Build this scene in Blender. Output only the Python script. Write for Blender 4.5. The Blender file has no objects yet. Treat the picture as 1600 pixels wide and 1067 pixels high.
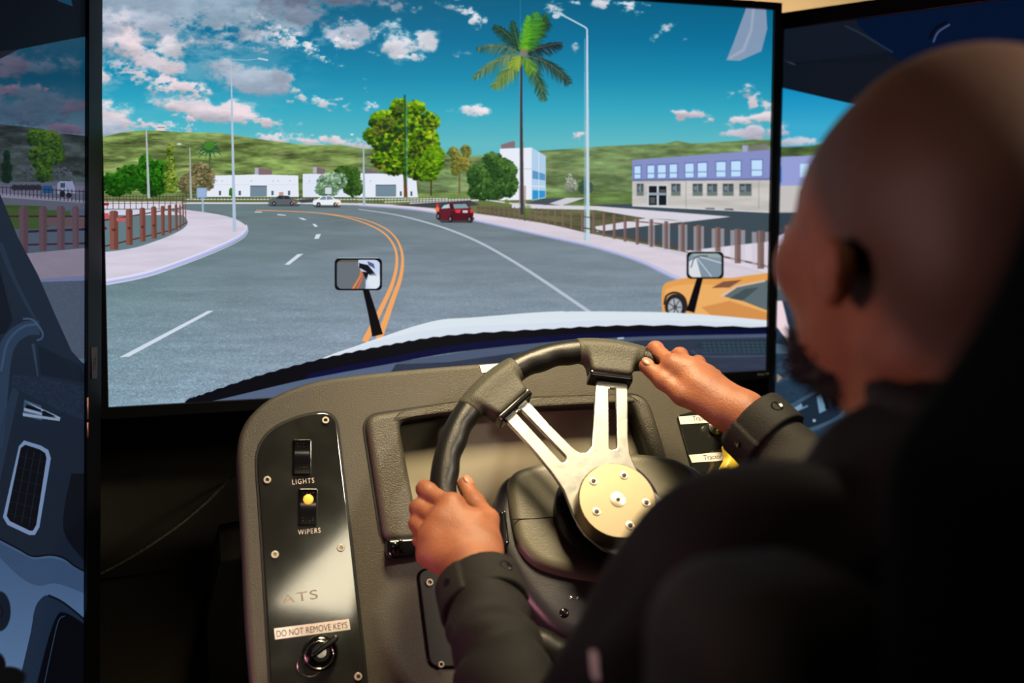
import bpy, bmesh, math, random
import numpy as np
from mathutils import Vector, Matrix
from mathutils.geometry import tessellate_polygon

# ---------------------------------------------------------------- camera, world, lamps, exposure
S = bpy.context.scene
COL = S.collection
YAW, PITCH, FPX = math.radians(17.0), math.radians(5.5), 1570.0
CAM = np.array([0.0, 0.0, 1.25])
_cy, _sy, _cp, _sp = math.cos(YAW), math.sin(YAW), math.cos(PITCH), math.sin(PITCH)
F = np.array([_sy*_cp, _cy*_cp, -_sp]); R = np.array([_cy, -_sy, 0.0]); U = np.cross(R, F)
cd = bpy.data.cameras.new('camera'); cam = bpy.data.objects.new('camera', cd); COL.objects.link(cam)
cam.location = CAM
cam.matrix_world = Matrix(((R[0], U[0], -F[0], CAM[0]), (R[1], U[1], -F[1], CAM[1]), (R[2], U[2], -F[2], CAM[2]), (0, 0, 0, 1)))
cd.sensor_width = 36; cd.lens = 36*FPX/1600; cd.clip_start = .02
cd.dof.use_dof = True; cd.dof.focus_distance = 1.36; cd.dof.aperture_fstop = 2.9
S.camera = cam
S.view_settings.view_transform = 'Standard'; S.view_settings.look = 'None'
S.view_settings.exposure = 0.0; S.view_settings.gamma = 1.0; S.view_settings.use_curve_mapping = False
w = bpy.data.worlds.new('world'); S.world = w; w.use_nodes = True
w.node_tree.nodes['Background'].inputs[0].default_value = (.03, .035, .05, 1); w.node_tree.nodes['Background'].inputs[1].default_value = .15

def area(name, loc, tgt, size, power, col, sy=None, spread=None):
    l = bpy.data.lights.new(name, 'AREA'); l.energy = power; l.color = col; l.shape = 'RECTANGLE'; l.size = size; l.size_y = sy or size
    if spread: l.spread = math.radians(spread)
    o = bpy.data.objects.new(name, l); COL.objects.link(o); o.location = loc
    o.rotation_euler = (Vector(tgt)-Vector(loc)).to_track_quat('-Z', 'Y').to_euler(); return o
KEY = area('ceiling_spot', (0.50, 0.86, 2.45), (0.50, 1.22, .92), .5, 7.3, (1., .80, .48), .42, 46)
area('head_fill_light', (-.50, .62, 1.30), (.42, .60, 1.2), .25, .34, (1., .58, .56), .25, 50)  # added fill for the driver's face, no lamp stands here
area('ceiling_spot_rear', (1.85, -.45, 2.40), (.47, .53, 1.33), .2, 2.6, (1., .86, .68), .2, 30)
PINK = area('accent_lamp', (-.62, .72, .72), (.25, 1.05, .88), .25, .8, (1., .36, .46), .25, 62)

# ---------------------------------------------------------------- helpers
def ray(px, py):
    d = F+R*((px-800)/FPX)+U*((533.5-py)/FPX); return d
def at(px, py, dep): return CAM+ray(px, py)*dep
def proj(P):
    P = np.asarray(P)-CAM; d = P@F; return 800+FPX*(P@R)/d, 533.5-FPX*(P@U)/d
def nrm(v): v = np.asarray(v, float); return v/np.linalg.norm(v)
class Frame:
    # a flat frame: origin o, right u, up v, outward normal n
    def __init__(s, o, n, up=(0, 0, 1), u=None):
        s.o = np.asarray(o, float); s.n = nrm(n)
        if u is None: s.u = nrm(np.cross(up, s.n))
        else: s.u = nrm(np.asarray(u)-np.dot(u, s.n)*s.n)
        s.v = np.cross(s.n, s.u)
    def px(s, x, y, h=0.):
        # where the sight line of a photo point meets the plane raised by h, in plane coordinates
        d = ray(x, y); o = s.o+s.n*h; t = np.dot(o-CAM, s.n)/np.dot(d, s.n); P = CAM+d*t-s.o
        return (P@s.u, P@s.v)
    def w(s, a, b, h=0.): return s.o+s.u*a+s.v*b+s.n*h
    def pw(s, x, y, h=0.): a, b = s.px(x, y, h); return s.w(a, b, h)
    def off(s, h): return Frame(s.o+s.n*h, s.n, u=s.u)

WORLD = {}
def put_obj(name, verts, faces, mat, parent=None, smooth=True, mats=None, fm=None, sharp=None):
    verts = np.asarray(verts, float); c = (verts.min(0)+verts.max(0))/2
    if parent is None: c = np.array([c[0], c[1], verts[:,2].min()])
    me = bpy.data.meshes.new(name); me.from_pydata((verts-c).tolist(), [], [tuple(int(i) for i in f) for f in faces])
    for m in ([mat] if mats is None else mats): me.materials.append(m)
    if fm is not None: me.polygons.foreach_set('material_index', fm)
    me.polygons.foreach_set('use_smooth', [smooth]*len(me.polygons))
    if smooth and sharp: me.set_sharp_from_angle(angle=math.radians(sharp))
    me.update()
    o = bpy.data.objects.new(name, me); COL.objects.link(o)
    if parent is None: o.location = c
    else: o.parent = parent; o.location = c-WORLD[parent.name]
    WORLD[o.name] = c
    return o
def thing(name, label, cat, loc, group=None):
    o = bpy.data.objects.new(name, None); COL.objects.link(o); o.location = loc; o.empty_display_size = .05
    WORLD[o.name] = np.array(loc, float); o['label'] = label; o['category'] = cat
    if group: o['group'] = group
    return o
def tag(o, label, cat=None, group=None):
    o['label'] = label
    if cat: o['category'] = cat
    if group: o['group'] = group
    return o
def struct(o): o['kind'] = 'structure'; return o
def boxv(c, h, M=None):
    c = np.array(c, float); M = np.eye(3) if M is None else np.array(M)
    v = [c+M.T@(np.array([sx, sy, sz])*h) for sx in (-1, 1) for sy in (-1, 1) for sz in (-1, 1)]
    f = [(0, 1, 3, 2), (4, 6, 7, 5), (0, 4, 5, 1), (2, 3, 7, 6), (0, 2, 6, 4), (1, 5, 7, 3)]
    return v, f
def bev_box(name, lo, hi, b, mat, parent=None, seg=2):
    bm = bmesh.new(); bmesh.ops.create_cube(bm, size=1)
    lo = np.array(lo, float); hi = np.array(hi, float)
    for v in bm.verts: v.co = Vector(((lo+hi)/2+np.array(v.co)*(hi-lo)))
    if b: bmesh.ops.bevel(bm, geom=bm.edges[:], offset=b, segments=seg, affect='EDGES', profile=.5)
    V = [tuple(v.co) for v in bm.verts]; bm.verts.index_update(); Fc = [[v.index for v in f.verts] for f in bm.faces]; bm.free()
    return put_obj(name, V, Fc, mat, parent, True, sharp=35)
def merge(*parts):
    V = []; Fc = []
    for v, f in parts:
        n = len(V); V += [tuple(p) for p in v]; Fc += [tuple(i+n for i in q) for q in f]
    return V, Fc
def inset(loop, b, hole=False):
    p = np.array(loop, float); a = 0.5*np.sum(p[:,0]*np.roll(p[:,1], -1)-np.roll(p[:,0], -1)*p[:,1])
    t1 = p-np.roll(p, 1, 0); t2 = np.roll(p, -1, 0)-p
    t1 /= np.linalg.norm(t1, axis=1)[:, None]+1e-12; t2 /= np.linalg.norm(t2, axis=1)[:, None]+1e-12
    t = t1+t2; t /= np.linalg.norm(t, axis=1)[:, None]+1e-9
    n = np.stack([-t[:,1], t[:,0]], 1)*(1 if a > 0 else -1)
    return p+n*b*(-1 if hole else 1)
def plate(fr, loops, h0, h1, bevel=0., seg=3):
    # solid cut from the outline loops[0] with holes loops[1:], between heights h0 and h1 of the frame
    loops = [list(l) for l in loops]; V = []; Fc = []
    L0 = []
    for k, l in enumerate(loops):
        p = np.array(l, float); a = np.sum(p[:,0]*np.roll(p[:,1], -1)-np.roll(p[:,0], -1)*p[:,1])
        if (a > 0) != (k == 0): p = p[::-1]
        L0.append(p)
    prof = [(0, h0)]+([(0, h1)] if not bevel else [(bevel*(1-math.cos(t)), h1-bevel+bevel*math.sin(t)) for t in np.linspace(0, math.pi/2, seg+1)]+[(bevel*1.25, h1)])
    rings = []
    for k, p in enumerate(L0):
        rr = []
        for (b, h) in prof:
            q = p if b == 0 else inset(p, b, k > 0); i0 = len(V)
            for (x, y) in q: V.append(fr.w(x, y, h))
            rr.append(i0)
        n = len(p); rings.append((rr, n))
        for j in range(len(prof)-1):
            for i in range(n):
                i2 = (i+1) % n; Fc.append((rr[j]+i, rr[j]+i2, rr[j+1]+i2, rr[j+1]+i))
    for top in (True, False):
        idx = []; pl = []
        for (rr, n), p in zip(rings, L0):
            q = inset(p, prof[-1][0], p is not L0[0]) if (top and bevel) else p
            pl.append([Vector((x, y, 0)) for x, y in q]); idx += [(rr[-1] if top else rr[0])+i for i in range(n)]
        for t in tessellate_polygon(pl):
            a, b, c = (idx[i] for i in t)
            A, B, C = np.array(V[a]), np.array(V[b]), np.array(V[c]); s = np.dot(np.cross(B-A, C-A), fr.n)
            if abs(s) < 1e-14: continue
            Fc.append((a, b, c) if (s > 0) == top else (a, c, b))
    return V, Fc
def pxl(fr, pts, h=0.): return [fr.px(x, y, h) for x, y in pts]
def curve(pts, n=6, closed=False):
    p = np.array(pts, float)
    p = np.vstack([p[-1], p, p[0], p[1]]) if closed else np.vstack([2*p[0]-p[1], p, 2*p[-1]-p[-2]])
    o = []
    for i in range(1, len(p)-2):
        a, b, c, d = p[i-1], p[i], p[i+1], p[i+2]
        for k in range(n):
            t = k/n; o.append(.5*((2*b)+(c-a)*t+(2*a-5*b+4*c-d)*t*t+(3*b-a-3*c+d)*t**3))
    if not closed: o.append(p[-2])
    return np.array(o)
def roundc(pts, r, n=5):
    # polygon with every corner rounded by r (or its own radius as third value)
    out = []; m = len(pts)
    for i in range(m):
        p = np.array(pts[i][:2], float); a = np.array(pts[i-1][:2], float); b = np.array(pts[(i+1) % m][:2], float); rr = pts[i][2] if len(pts[i]) > 2 else r
        u = a-p; v = b-p; lu, lv = np.linalg.norm(u), np.linalg.norm(v); rr = min(rr, lu*.49, lv*.49); s = p+u/lu*rr; e = p+v/lv*rr
        for k in range(n+1): t = k/n; out.append(tuple((1-t)**2*s+2*t*(1-t)*p+t*t*e))
    return out
def tube(pts, r, n=10, caps=True, r2=None):
    p = np.array(pts, float); V = []; Fc = []; m = len(p); T = np.gradient(p, axis=0); T /= np.linalg.norm(T, axis=1)[:, None]
    up = np.array([0, 0, 1.]) if abs(T[0][2]) < .9 else np.array([1., 0, 0]); N = np.cross(T[0], up); N /= np.linalg.norm(N)
    for i in range(m):
        N = N-np.dot(N, T[i])*T[i]; N /= np.linalg.norm(N); B = np.cross(T[i], N); rr = r if r2 is None else r+(r2-r)*i/(m-1)
        for k in range(n):
            a = 2*math.pi*k/n; V.append(p[i]+(N*math.cos(a)+B*math.sin(a))*rr)
    for i in range(m-1):
        for k in range(n): k2 = (k+1) % n; Fc.append((i*n+k, i*n+k2, (i+1)*n+k2, (i+1)*n+k))
    if caps: Fc.append(tuple(range(n))[::-1]); Fc.append(tuple((m-1)*n+k for k in range(n)))
    return V, Fc
def lathe(fr, a, b, prof, n=24):
    # turned about the frame's normal at plane point (a, b); prof: radius, height
    V = []; Fc = []
    for r, h in prof:
        for k in range(n): t = 2*math.pi*k/n; V.append(fr.w(a+r*math.cos(t), b+r*math.sin(t), h))
    m = len(prof)
    for j in range(m-1):
        for k in range(n): k2 = (k+1) % n; Fc.append((j*n+k, j*n+k2, (j+1)*n+k2, (j+1)*n+k))
    Fc.append(tuple(range(n))[::-1]); Fc.append(tuple((m-1)*n+k for k in range(n)))
    return V, Fc
def text_mesh(txt, fr, a, b, dx, dy, height, h=.0006, spacing=1., squash=1.):
    # lettering that starts at plane point (a, b) and runs along (dx, dy)
    cu = bpy.data.curves.new('t', 'FONT'); cu.body = txt; cu.size = 1; cu.space_character = spacing; cu.extrude = .01
    o = bpy.data.objects.new('t', cu); COL.objects.link(o); dg = bpy.context.evaluated_depsgraph_get(); dg.update()
    me = bpy.data.meshes.new_from_object(o.evaluated_get(dg)); V = np.array([tuple(v.co) for v in me.vertices]); Fc = [tuple(p.vertices) for p in me.polygons]
    bpy.data.objects.remove(o); bpy.data.curves.remove(cu); bpy.data.meshes.remove(me)
    l = math.hypot(dx, dy); cx, sx = dx/l, dy/l; wd = V[:,0].max()-V[:,0].min(); k = l/wd; x = (V[:,0]-V[:,0].min())*k; y = V[:,1]*height/.72
    z = np.where(V[:,2] > 0, h, h*.2)
    W = [fr.w(a+cx*X-sx*Y, b+sx*X+cx*Y, Z) for X, Y, Z in zip(x, y, z)]
    return W, Fc
def text_px(txt, fr, p0, p1, hpx, h=.0006, spacing=1.):
    a = np.array(fr.px(*p0)); b = np.array(fr.px(*p1)); d = b-a
    k = np.linalg.norm(np.array(fr.px(p0[0], p0[1]-hpx))-a)
    return text_mesh(txt, fr, a[0], a[1], d[0], d[1], k, h, spacing)

# smooth solids from distance fields, meshed with surface nets
def cap(P, a, b, ra, rb=None):
    rb = ra if rb is None else rb; a = np.asarray(a, np.float32); b = np.asarray(b, np.float32); ab = b-a; q = P-a
    t = np.clip((q@ab)/max(1e-9, float(ab@ab)), 0, 1); return np.linalg.norm(q-t[:, None]*ab, axis=1)-(ra+(rb-ra)*t)
def ell(P, c, r, M=None):
    q = P-np.asarray(c, np.float32)
    if M is not None: q = q@np.asarray(M, np.float32).T
    r = np.asarray(r, np.float32); k0 = np.linalg.norm(q/r, axis=1)+1e-9; k1 = np.linalg.norm(q/(r*r), axis=1)+1e-9; return k0*(k0-1)/k1
def rbx(P, c, h, r, M=None):
    q = P-np.asarray(c, np.float32)
    if M is not None: q = q@np.asarray(M, np.float32).T
    q = np.abs(q)-(np.asarray(h, np.float32)-r); return np.linalg.norm(np.maximum(q, 0), axis=1)+np.minimum(q.max(1), 0)-r
def smin(a, b, k):
    h = np.clip(.5+.5*(b-a)/k, 0, 1); return b*(1-h)+a*h-k*h*(1-h)
def smax(a, b, k): return -smin(-a, -b, k)
def nets(f, lo, hi, h):
    lo = np.array(lo, float); hi = np.array(hi, float); n = np.ceil((hi-lo)/h).astype(int)+1
    ax = [lo[i]+h*np.arange(n[i]) for i in range(3)]
    D = np.empty(n, np.float32)
    YZ = np.stack(np.meshgrid(ax[1], ax[2], indexing='ij'), -1).reshape(-1, 2)
    ch = max(1, int(400000/len(YZ)))
    for i in range(0, n[0], ch):
        xs = ax[0][i:i+ch]; P = np.empty((len(xs), len(YZ), 3), np.float32); P[..., 0] = xs[:, None]; P[..., 1:] = YZ
        D[i:i+ch] = f(P.reshape(-1, 3)).reshape(len(xs), n[1], n[2])
    sg = D < 0; acc = np.zeros(tuple(n-1)+(3,)); cnt = np.zeros(tuple(n-1))
    cr_ = []
    for a in range(3):
        s0 = [slice(None)]*3; s1 = [slice(None)]*3; s0[a] = slice(0, -1); s1[a] = slice(1, None)
        d0, d1 = D[tuple(s0)], D[tuple(s1)]; x = sg[tuple(s0)] != sg[tuple(s1)]
        I = np.argwhere(x); t = d0[x]/(d0[x]-d1[x]); P = I.astype(float); P[:, a] += t; cr_.append((I, sg[tuple(s0)][x]))
        o = [k for k in range(3) if k != a]
        for e in (0, 1):
            for g in (0, 1):
                J = I.copy(); J[:, o[0]] -= e; J[:, o[1]] -= g; ok = (J >= 0).all(1) & (J < n-1).all(1)
                np.add.at(acc, tuple(J[ok].T), P[ok]); np.add.at(cnt, tuple(J[ok].T), 1)
    m = cnt > 0; idx = -np.ones(tuple(n-1), int); idx[m] = np.arange(m.sum()); V = lo+h*acc[m]/cnt[m][:, None]
    Fc = []
    for a in range(3):
        I, ins = cr_[a]; o = [(a+1) % 3, (a+2) % 3]; q = []
        ok = np.ones(len(I), bool)
        for e, g in ((0, 0), (1, 0), (1, 1), (0, 1)):
            J = I.copy(); J[:, o[0]] -= e; J[:, o[1]] -= g; k = (J >= 0).all(1) & (J < n-1).all(1); ok &= k; J = np.clip(J, 0, n-2); q.append(idx[tuple(J.T)])
        q = np.stack(q, 1); q[~ins] = q[~ins][:, ::-1]; Fc.append(q[ok])
    Fc = np.vstack(Fc); V = V.astype(np.float32)
    for _ in range(2):   # settle on the surface
        d = f(V); e = h*.25; G = np.stack([f(V+np.eye(3, dtype=np.float32)[k]*e)-f(V-np.eye(3, dtype=np.float32)[k]*e) for k in range(3)], 1)/(2*e)
        V = V-np.clip(d, -h, h)[:, None]*G/np.maximum(.3, (G*G).sum(1))[:, None]*.8
    return V.astype(float), Fc[:, ::-1]

# ---------------------------------------------------------------- materials
def mat(name, col, rough=.5, metal=0., bump=0., bs=200., col2=None, cs=20., coat=0., emis=None, est=0., stretch=None, detail=3., rvar=0., spec=None, sss=0., lo=.35, hi=.7):
    m = bpy.data.materials.new(name); m.use_nodes = True; nt = m.node_tree; b = nt.nodes['Principled BSDF']; L = nt.links
    b.inputs['Base Color'].default_value = (*col, 1); b.inputs['Roughness'].default_value = rough; b.inputs['Metallic'].default_value = metal
    if coat: b.inputs['Coat Weight'].default_value = coat; b.inputs['Coat Roughness'].default_value = .08
    if spec is not None: b.inputs['Specular IOR Level'].default_value = spec
    if sss: b.inputs['Subsurface Weight'].default_value = sss; b.inputs['Subsurface Radius'].default_value = (.012, .004, .002); b.inputs['Subsurface Scale'].default_value = .5
    if emis: b.inputs['Emission Color'].default_value = (*emis, 1); b.inputs['Emission Strength'].default_value = est
    tc = nt.nodes.new('ShaderNodeTexCoord'); mp = nt.nodes.new('ShaderNodeMapping'); L.new(tc.outputs['Object'], mp.inputs[0])
    if stretch: mp.inputs['Scale'].default_value = stretch
    n2 = nt.nodes.new('ShaderNodeTexNoise'); n2.inputs['Scale'].default_value = cs; n2.inputs['Detail'].default_value = 6; L.new(mp.outputs[0], n2.inputs['Vector'])
    r = nt.nodes.new('ShaderNodeValToRGB'); r.color_ramp.elements[0].position = lo; r.color_ramp.elements[1].position = hi
    c2 = col2 or tuple(c*.8 for c in col); r.color_ramp.elements[0].color = (*col, 1); r.color_ramp.elements[1].color = (*c2, 1)
    L.new(n2.outputs[0], r.inputs[0]); L.new(r.outputs[0], b.inputs['Base Color'])
    if rvar:
        mr = nt.nodes.new('ShaderNodeMapRange'); mr.inputs['To Min'].default_value = max(.02, rough-rvar); mr.inputs['To Max'].default_value = rough+rvar; L.new(n2.outputs[0], mr.inputs[0]); L.new(mr.outputs[0], b.inputs['Roughness'])
    if bump:
        n1 = nt.nodes.new('ShaderNodeTexNoise'); n1.inputs['Scale'].default_value = bs; n1.inputs['Detail'].default_value = detail; L.new(mp.outputs[0], n1.inputs['Vector'])
        bp = nt.nodes.new('ShaderNodeBump'); bp.inputs['Strength'].default_value = bump; bp.inputs['Distance'].default_value = .002; L.new(n1.outputs[0], bp.inputs['Height']); L.new(bp.outputs[0], b.inputs['Normal'])
    return m
M_vinyl = mat('grained_vinyl', (.042, .037, .026), .55, bump=.42, bs=800., cs=6., col2=(.038, .034, .025))
M_vinyl2 = mat('grained_vinyl_frame', (.055, .050, .038), .45, bump=.5, bs=650., cs=8.)
M_flat = mat('matt_grey_sheet', (.20, .178, .13), .6, cs=5., col2=(.165, .147, .108), bump=.04, bs=900.)
M_blk = mat('black_plastic', (.006, .006, .007), .38)
M_gloss = mat('black_gloss_plastic', (.004, .004, .005), .12, cs=30)
M_plate = mat('scuffed_black_plate', (.012, .013, .012), .075, cs=22., col2=(.026, .027, .024), rvar=.03, lo=.45, hi=.85)
M_plate2 = mat('speckled_black_plate', (.008, .008, .008), .5, cs=700., col2=(.06, .055, .05), lo=.6, hi=.85)
M_rim = mat('black_rubber_rim', (.006, .0058, .0055), .38, bump=.15, bs=500., spec=.32)
M_grip = mat('grained_rubber_grip', (.034, .032, .021), .6, bump=.4, bs=600., stretch=(1., 1., .35))
M_steel = mat('polished_steel', (.68, .66, .61), .22, 1., cs=48., col2=(.34, .35, .36), rvar=.09, lo=.48, hi=.68, bump=.05, bs=90)
M_brass = mat('brushed_metal_disc', (.40, .335, .225), .36, 1., cs=40., col2=(.34, .28, .185), rvar=.06)
M_screw = mat('bright_screw', (.80, .72, .58), .35, .75)
M_hole = mat('black_recess', (.002, .002, .002), .6)
M_shroud = mat('grey_moulded_plastic', (.085, .079, .056), .48, bump=.2, bs=600.)
M_shroud2 = mat('dark_moulded_plastic', (.016, .015, .021), .36, bump=.1, bs=500.)
M_paper = mat('white_label', (.72, .68, .66), .6)
M_ink = mat('black_ink', (.01, .01, .012), .6)
M_wht = mat('white_print', (.62, .56, .48), .6)
M_ghost = mat('worn_print', (.26, .23, .17), .4)
M_amber = mat('amber_lens', (.9, .35, .04), .3, emis=(1., .33, .03), est=1.2)
M_yel = mat('yellow_plastic', (.72, .50, .03), .35)
M_skin = mat('brown_skin', (.235, .088, .043), .52, bump=.3, bs=420., cs=30., col2=(.165, .056, .028), sss=.08, spec=.32)
def skin_mix(m, dark):
    # stubble on the scalp: the 'stubble' attribute darkens the skin where hair is cropped
    nt = m.node_tree; b = nt.nodes['Principled BSDF']; src = b.inputs['Base Color'].links[0].from_socket
    at_n = nt.nodes.new('ShaderNodeAttribute'); at_n.attribute_name = 'stubble'; mx = nt.nodes.new('ShaderNodeMix'); mx.data_type = 'RGBA'
    nt.links.new(at_n.outputs['Fac'], mx.inputs[0]); nt.links.new(src, mx.inputs[6]); mx.inputs[7].default_value = (*dark, 1); nt.links.new(mx.outputs[2], b.inputs['Base Color'])
skin_mix(M_skin, (.060, .036, .027))
M_nail = mat('nail', (.34, .145, .095), .4)
M_beard = mat('black_beard', (.010, .008, .008), .8, bump=1., bs=500.)
M_eye = mat('eye_white', (.7, .66, .6), .15)
M_jacket = mat('black_jacket_cloth', (.0062, .0052, .0045), .74, bump=.35, bs=500., cs=9., col2=(.0045, .0042, .004), spec=.25)
M_trous = mat('dark_trousers', (.012, .012, .016), .8, bump=.3, bs=400.)
M_shoe = mat('black_shoe', (.01, .01, .01), .4)
M_seat = mat('black_seat_cloth', (.004, .004, .005), .9, bump=.4, bs=350., spec=.15)
M_arm = mat('dark_grey_padding', (.040, .039, .034), .7, bump=.15, bs=300., spec=.3)
M_felt = mat('dark_felt_panel', (.042, .036, .024), .9, bump=.5, bs=260., cs=5., col2=(.028, .024, .016))
M_wall = mat('beige_wall', (.62, .48, .32), .8, cs=2.)
M_dark = mat('dark_wall', (.03, .03, .035), .9, cs=2.)
M_carpet = mat('dark_carpet', (.02, .02, .024), .95, bump=.6, bs=300.)
M_ceil = mat('ceiling_board', (.10, .09, .075), .9, cs=2.)
M_void = mat('dull_black', (.002, .002, .002), .85, spec=.1)
M_cable = mat('braided_cable', (.45, .40, .30), .6, cs=700., col2=(.01, .01, .01), lo=.45, hi=.55)

_b = M_plate.node_tree.nodes['Principled BSDF']; _b.inputs['IOR'].default_value = 1.9
# ---- picture shown by the screens
# numpy painter: what the simulator displays, painted flat in a canvas and shown by the panels
class Cv:
    def __init__(s, x0, y0, x1, y1, sc, seed=3):
        s.x0, s.y0, s.sc = x0, y0, sc
        s.w, s.h = int((x1-x0)*sc), int((y1-y0)*sc)
        s.a = np.zeros((s.h, s.w, 3), np.float32)
        s.X = (np.arange(s.w, dtype=np.float32)+.5)/sc+x0
        s.Y = (np.arange(s.h, dtype=np.float32)+.5)/sc+y0
        s.r = np.random.RandomState(seed)
    def box(s, xa, ya, xb, yb):
        i0 = max(0, int((xa-s.x0)*s.sc)-1); i1 = min(s.w, int((xb-s.x0)*s.sc)+2)
        j0 = max(0, int((ya-s.y0)*s.sc)-1); j1 = min(s.h, int((yb-s.y0)*s.sc)+2)
        return i0, i1, j0, j1
    def mask(s, pts):
        p = np.array(pts, np.float32)
        i0, i1, j0, j1 = s.box(p[:,0].min(), p[:,1].min(), p[:,0].max(), p[:,1].max())
        if i1 <= i0 or j1 <= j0: return None
        X = s.X[None, i0:i1]; m = np.zeros((j1-j0, i1-i0), np.float32)
        for dy in (-.25, .25):
            Y = s.Y[j0:j1, None]+dy/s.sc
            c = np.zeros(m.shape, np.float32)
            n = len(p); ins = np.zeros(m.shape, bool); ins2 = np.zeros(m.shape, bool)
            for k in range(n):
                x1, y1 = p[k]; x2, y2 = p[(k+1) % n]
                if y1 == y2: continue
                cr = (y1 > Y) != (y2 > Y)
                xs = (x2-x1)*(Y-y1)/(y2-y1)+x1
                ins ^= cr & (X-.25/s.sc < xs); ins2 ^= cr & (X+.25/s.sc < xs)
            m += ins*.25+ins2*.25
        return m, i0, i1, j0, j1
    def put(s, m, i0, i1, j0, j1, col, al=1.):
        a = s.a[j0:j1, i0:i1]; m = (m*al)[..., None]
        a += (np.asarray(col, np.float32)/255.-a)*m
    def poly(s, pts, col, al=1., tex=None):
        r = s.mask(pts)
        if r is None: return
        m, i0, i1, j0, j1 = r
        c = np.asarray(col, np.float32)
        if tex is not None: c = c[None, None, :]*(1+tex[j0:j1, i0:i1, None])
        s.put(m, i0, i1, j0, j1, c, al)
    def grad(s, pts, ctop, cbot, al=1.):
        r = s.mask(pts)
        if r is None: return
        m, i0, i1, j0, j1 = r
        t = np.linspace(0, 1, j1-j0)[:, None, None]
        s.put(m, i0, i1, j0, j1, np.array(ctop)*(1-t)+np.array(cbot)*t, al)
    def rect(s, xa, ya, xb, yb, col, al=1.):
        s.poly([(xa, ya), (xb, ya), (xb, yb), (xa, yb)], col, al)
    def ell(s, cx, cy, rx, ry, col, al=1., soft=.12):
        i0, i1, j0, j1 = s.box(cx-rx*1.2, cy-ry*1.2, cx+rx*1.2, cy+ry*1.2)
        if i1 <= i0 or j1 <= j0: return
        d = np.sqrt(((s.X[None, i0:i1]-cx)/rx)**2+((s.Y[j0:j1, None]-cy)/ry)**2)
        s.put(np.clip((1-d)/soft+.5, 0, 1), i0, i1, j0, j1, col, al)
    def line(s, pts, w, col, al=1., w2=None):
        w2 = w if w2 is None else w2; n = len(pts)
        p = np.array(pts, float); t = np.gradient(p, axis=0)
        nn = np.stack([-t[:,1], t[:,0]], 1); nn /= np.linalg.norm(nn, axis=1)[:, None]+1e-9
        ww = np.linspace(w, w2, n)[:, None]*.5
        s.poly(list(map(tuple, p+nn*ww))+list(map(tuple, (p-nn*ww)[::-1])), col, al)
    def noise(s, cx, cy, oct=4, gain=.5):
        out = np.zeros((s.h, s.w), np.float32); amp = 1.; tot = 0
        for o in range(oct):
            gw = max(2, int(s.w/s.sc/cx)+3); gh = max(2, int(s.h/s.sc/cy)+3)
            g = s.r.rand(gh, gw).astype(np.float32)*2-1
            u = (s.X-s.x0)/cx; v = (s.Y-s.y0)/cy
            iu = u.astype(int); iv = v.astype(int); fu = u-iu; fv = v-iv
            fu = fu*fu*(3-2*fu); fv = fv*fv*(3-2*fv)
            gx = g[:, iu]*(1-fu)+g[:, np.minimum(iu+1, gw-1)]*fu
            out += amp*(gx[iv]*(1-fv[:, None])+gx[np.minimum(iv+1, gh-1)]*fv[:, None])
            tot += amp; amp *= gain; cx /= 2; cy /= 2
        return out/tot
    def tree(s, blobs, n, cols, r=2.2, seed=1, al=.9):
        R = np.random.RandomState(seed); L = []
        for (cx, cy, rx, ry) in blobs:
            k = max(6, int(n*rx*ry/sum(b[2]*b[3] for b in blobs)))
            a = R.rand(k)*6.283; q = np.sqrt(R.rand(k))
            for i in range(k):
                L.append((cx+rx*q[i]*np.cos(a[i]), cy+ry*q[i]*np.sin(a[i]), cx, cy, rx, ry))
        R.shuffle(L)
        cols = np.array(cols, float)
        for (cx, cy, rx, ry) in blobs: s.ell(cx, cy, rx*.86, ry*.86, cols[0]*.8, .9, .5)
        for (x, y, cx, cy, rx, ry) in L:
            t = .5-.35*(y-cy)/ry+.15*(x-cx)/rx+R.randn()*.22
            t = np.clip(t, 0, .999)*(len(cols)-1); i = int(t); c = cols[i]*(1-t+i)+cols[i+1]*(t-i)
            s.ell(x, y, r*(.6+.8*R.rand()), r*(.5+.6*R.rand()), c, al, .6)
    def clouds(s, B, warp=14, seed=0):
        # every blob: cx, cy, rx, ry, angle, strength, colour
        n1 = s.noise(26, 17, 6, .62); n2 = s.noise(30, 20, 4, .55)*warp; n3 = s.noise(30, 20, 4, .55)*warp*.6
        n4 = s.noise(55, 18, 4, .6); n5 = s.noise(11, 7, 4, .6)
        for (cx, cy, rx, ry, an, st, col) in B:
            i0, i1, j0, j1 = s.box(cx-rx*2.2, cy-rx-ry*2, cx+rx*2.2, cy+rx+ry*2)
            if i1 <= i0 or j1 <= j0: continue
            k = min(1., ry/14.)
            x = s.X[None, i0:i1]-cx+n2[j0:j1, i0:i1]*k*1.6; y = s.Y[j0:j1, None]-cy+n3[j0:j1, i0:i1]*k
            c, d = np.cos(np.radians(an)), np.sin(np.radians(an))
            u = (x*c+y*d)/rx; v = (-x*d+y*c)/ry
            D = np.exp(-(u*u+v*v)*.8)*st*(1.05 if ry > 13 else .95)+(n1[j0:j1, i0:i1]*1.0 if ry > 13 else n1[j0:j1, i0:i1]*.5+n5[j0:j1, i0:i1]*1.1)*np.minimum(1, np.exp(-(u*u+v*v)*.35)*1.3)-.42
            al = np.clip(D/.85, 0, 1); al = al*al*(3-2*al)
            sh = np.clip(v*.5+.4+n4[j0:j1, i0:i1]*.7, 0, 1)[..., None]
            cc = np.asarray(col, float)*(1.04-sh*.24)+np.array([-6, 0, 6])*sh
            s.put(al, i0, i1, j0, j1, cc, .95)

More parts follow.
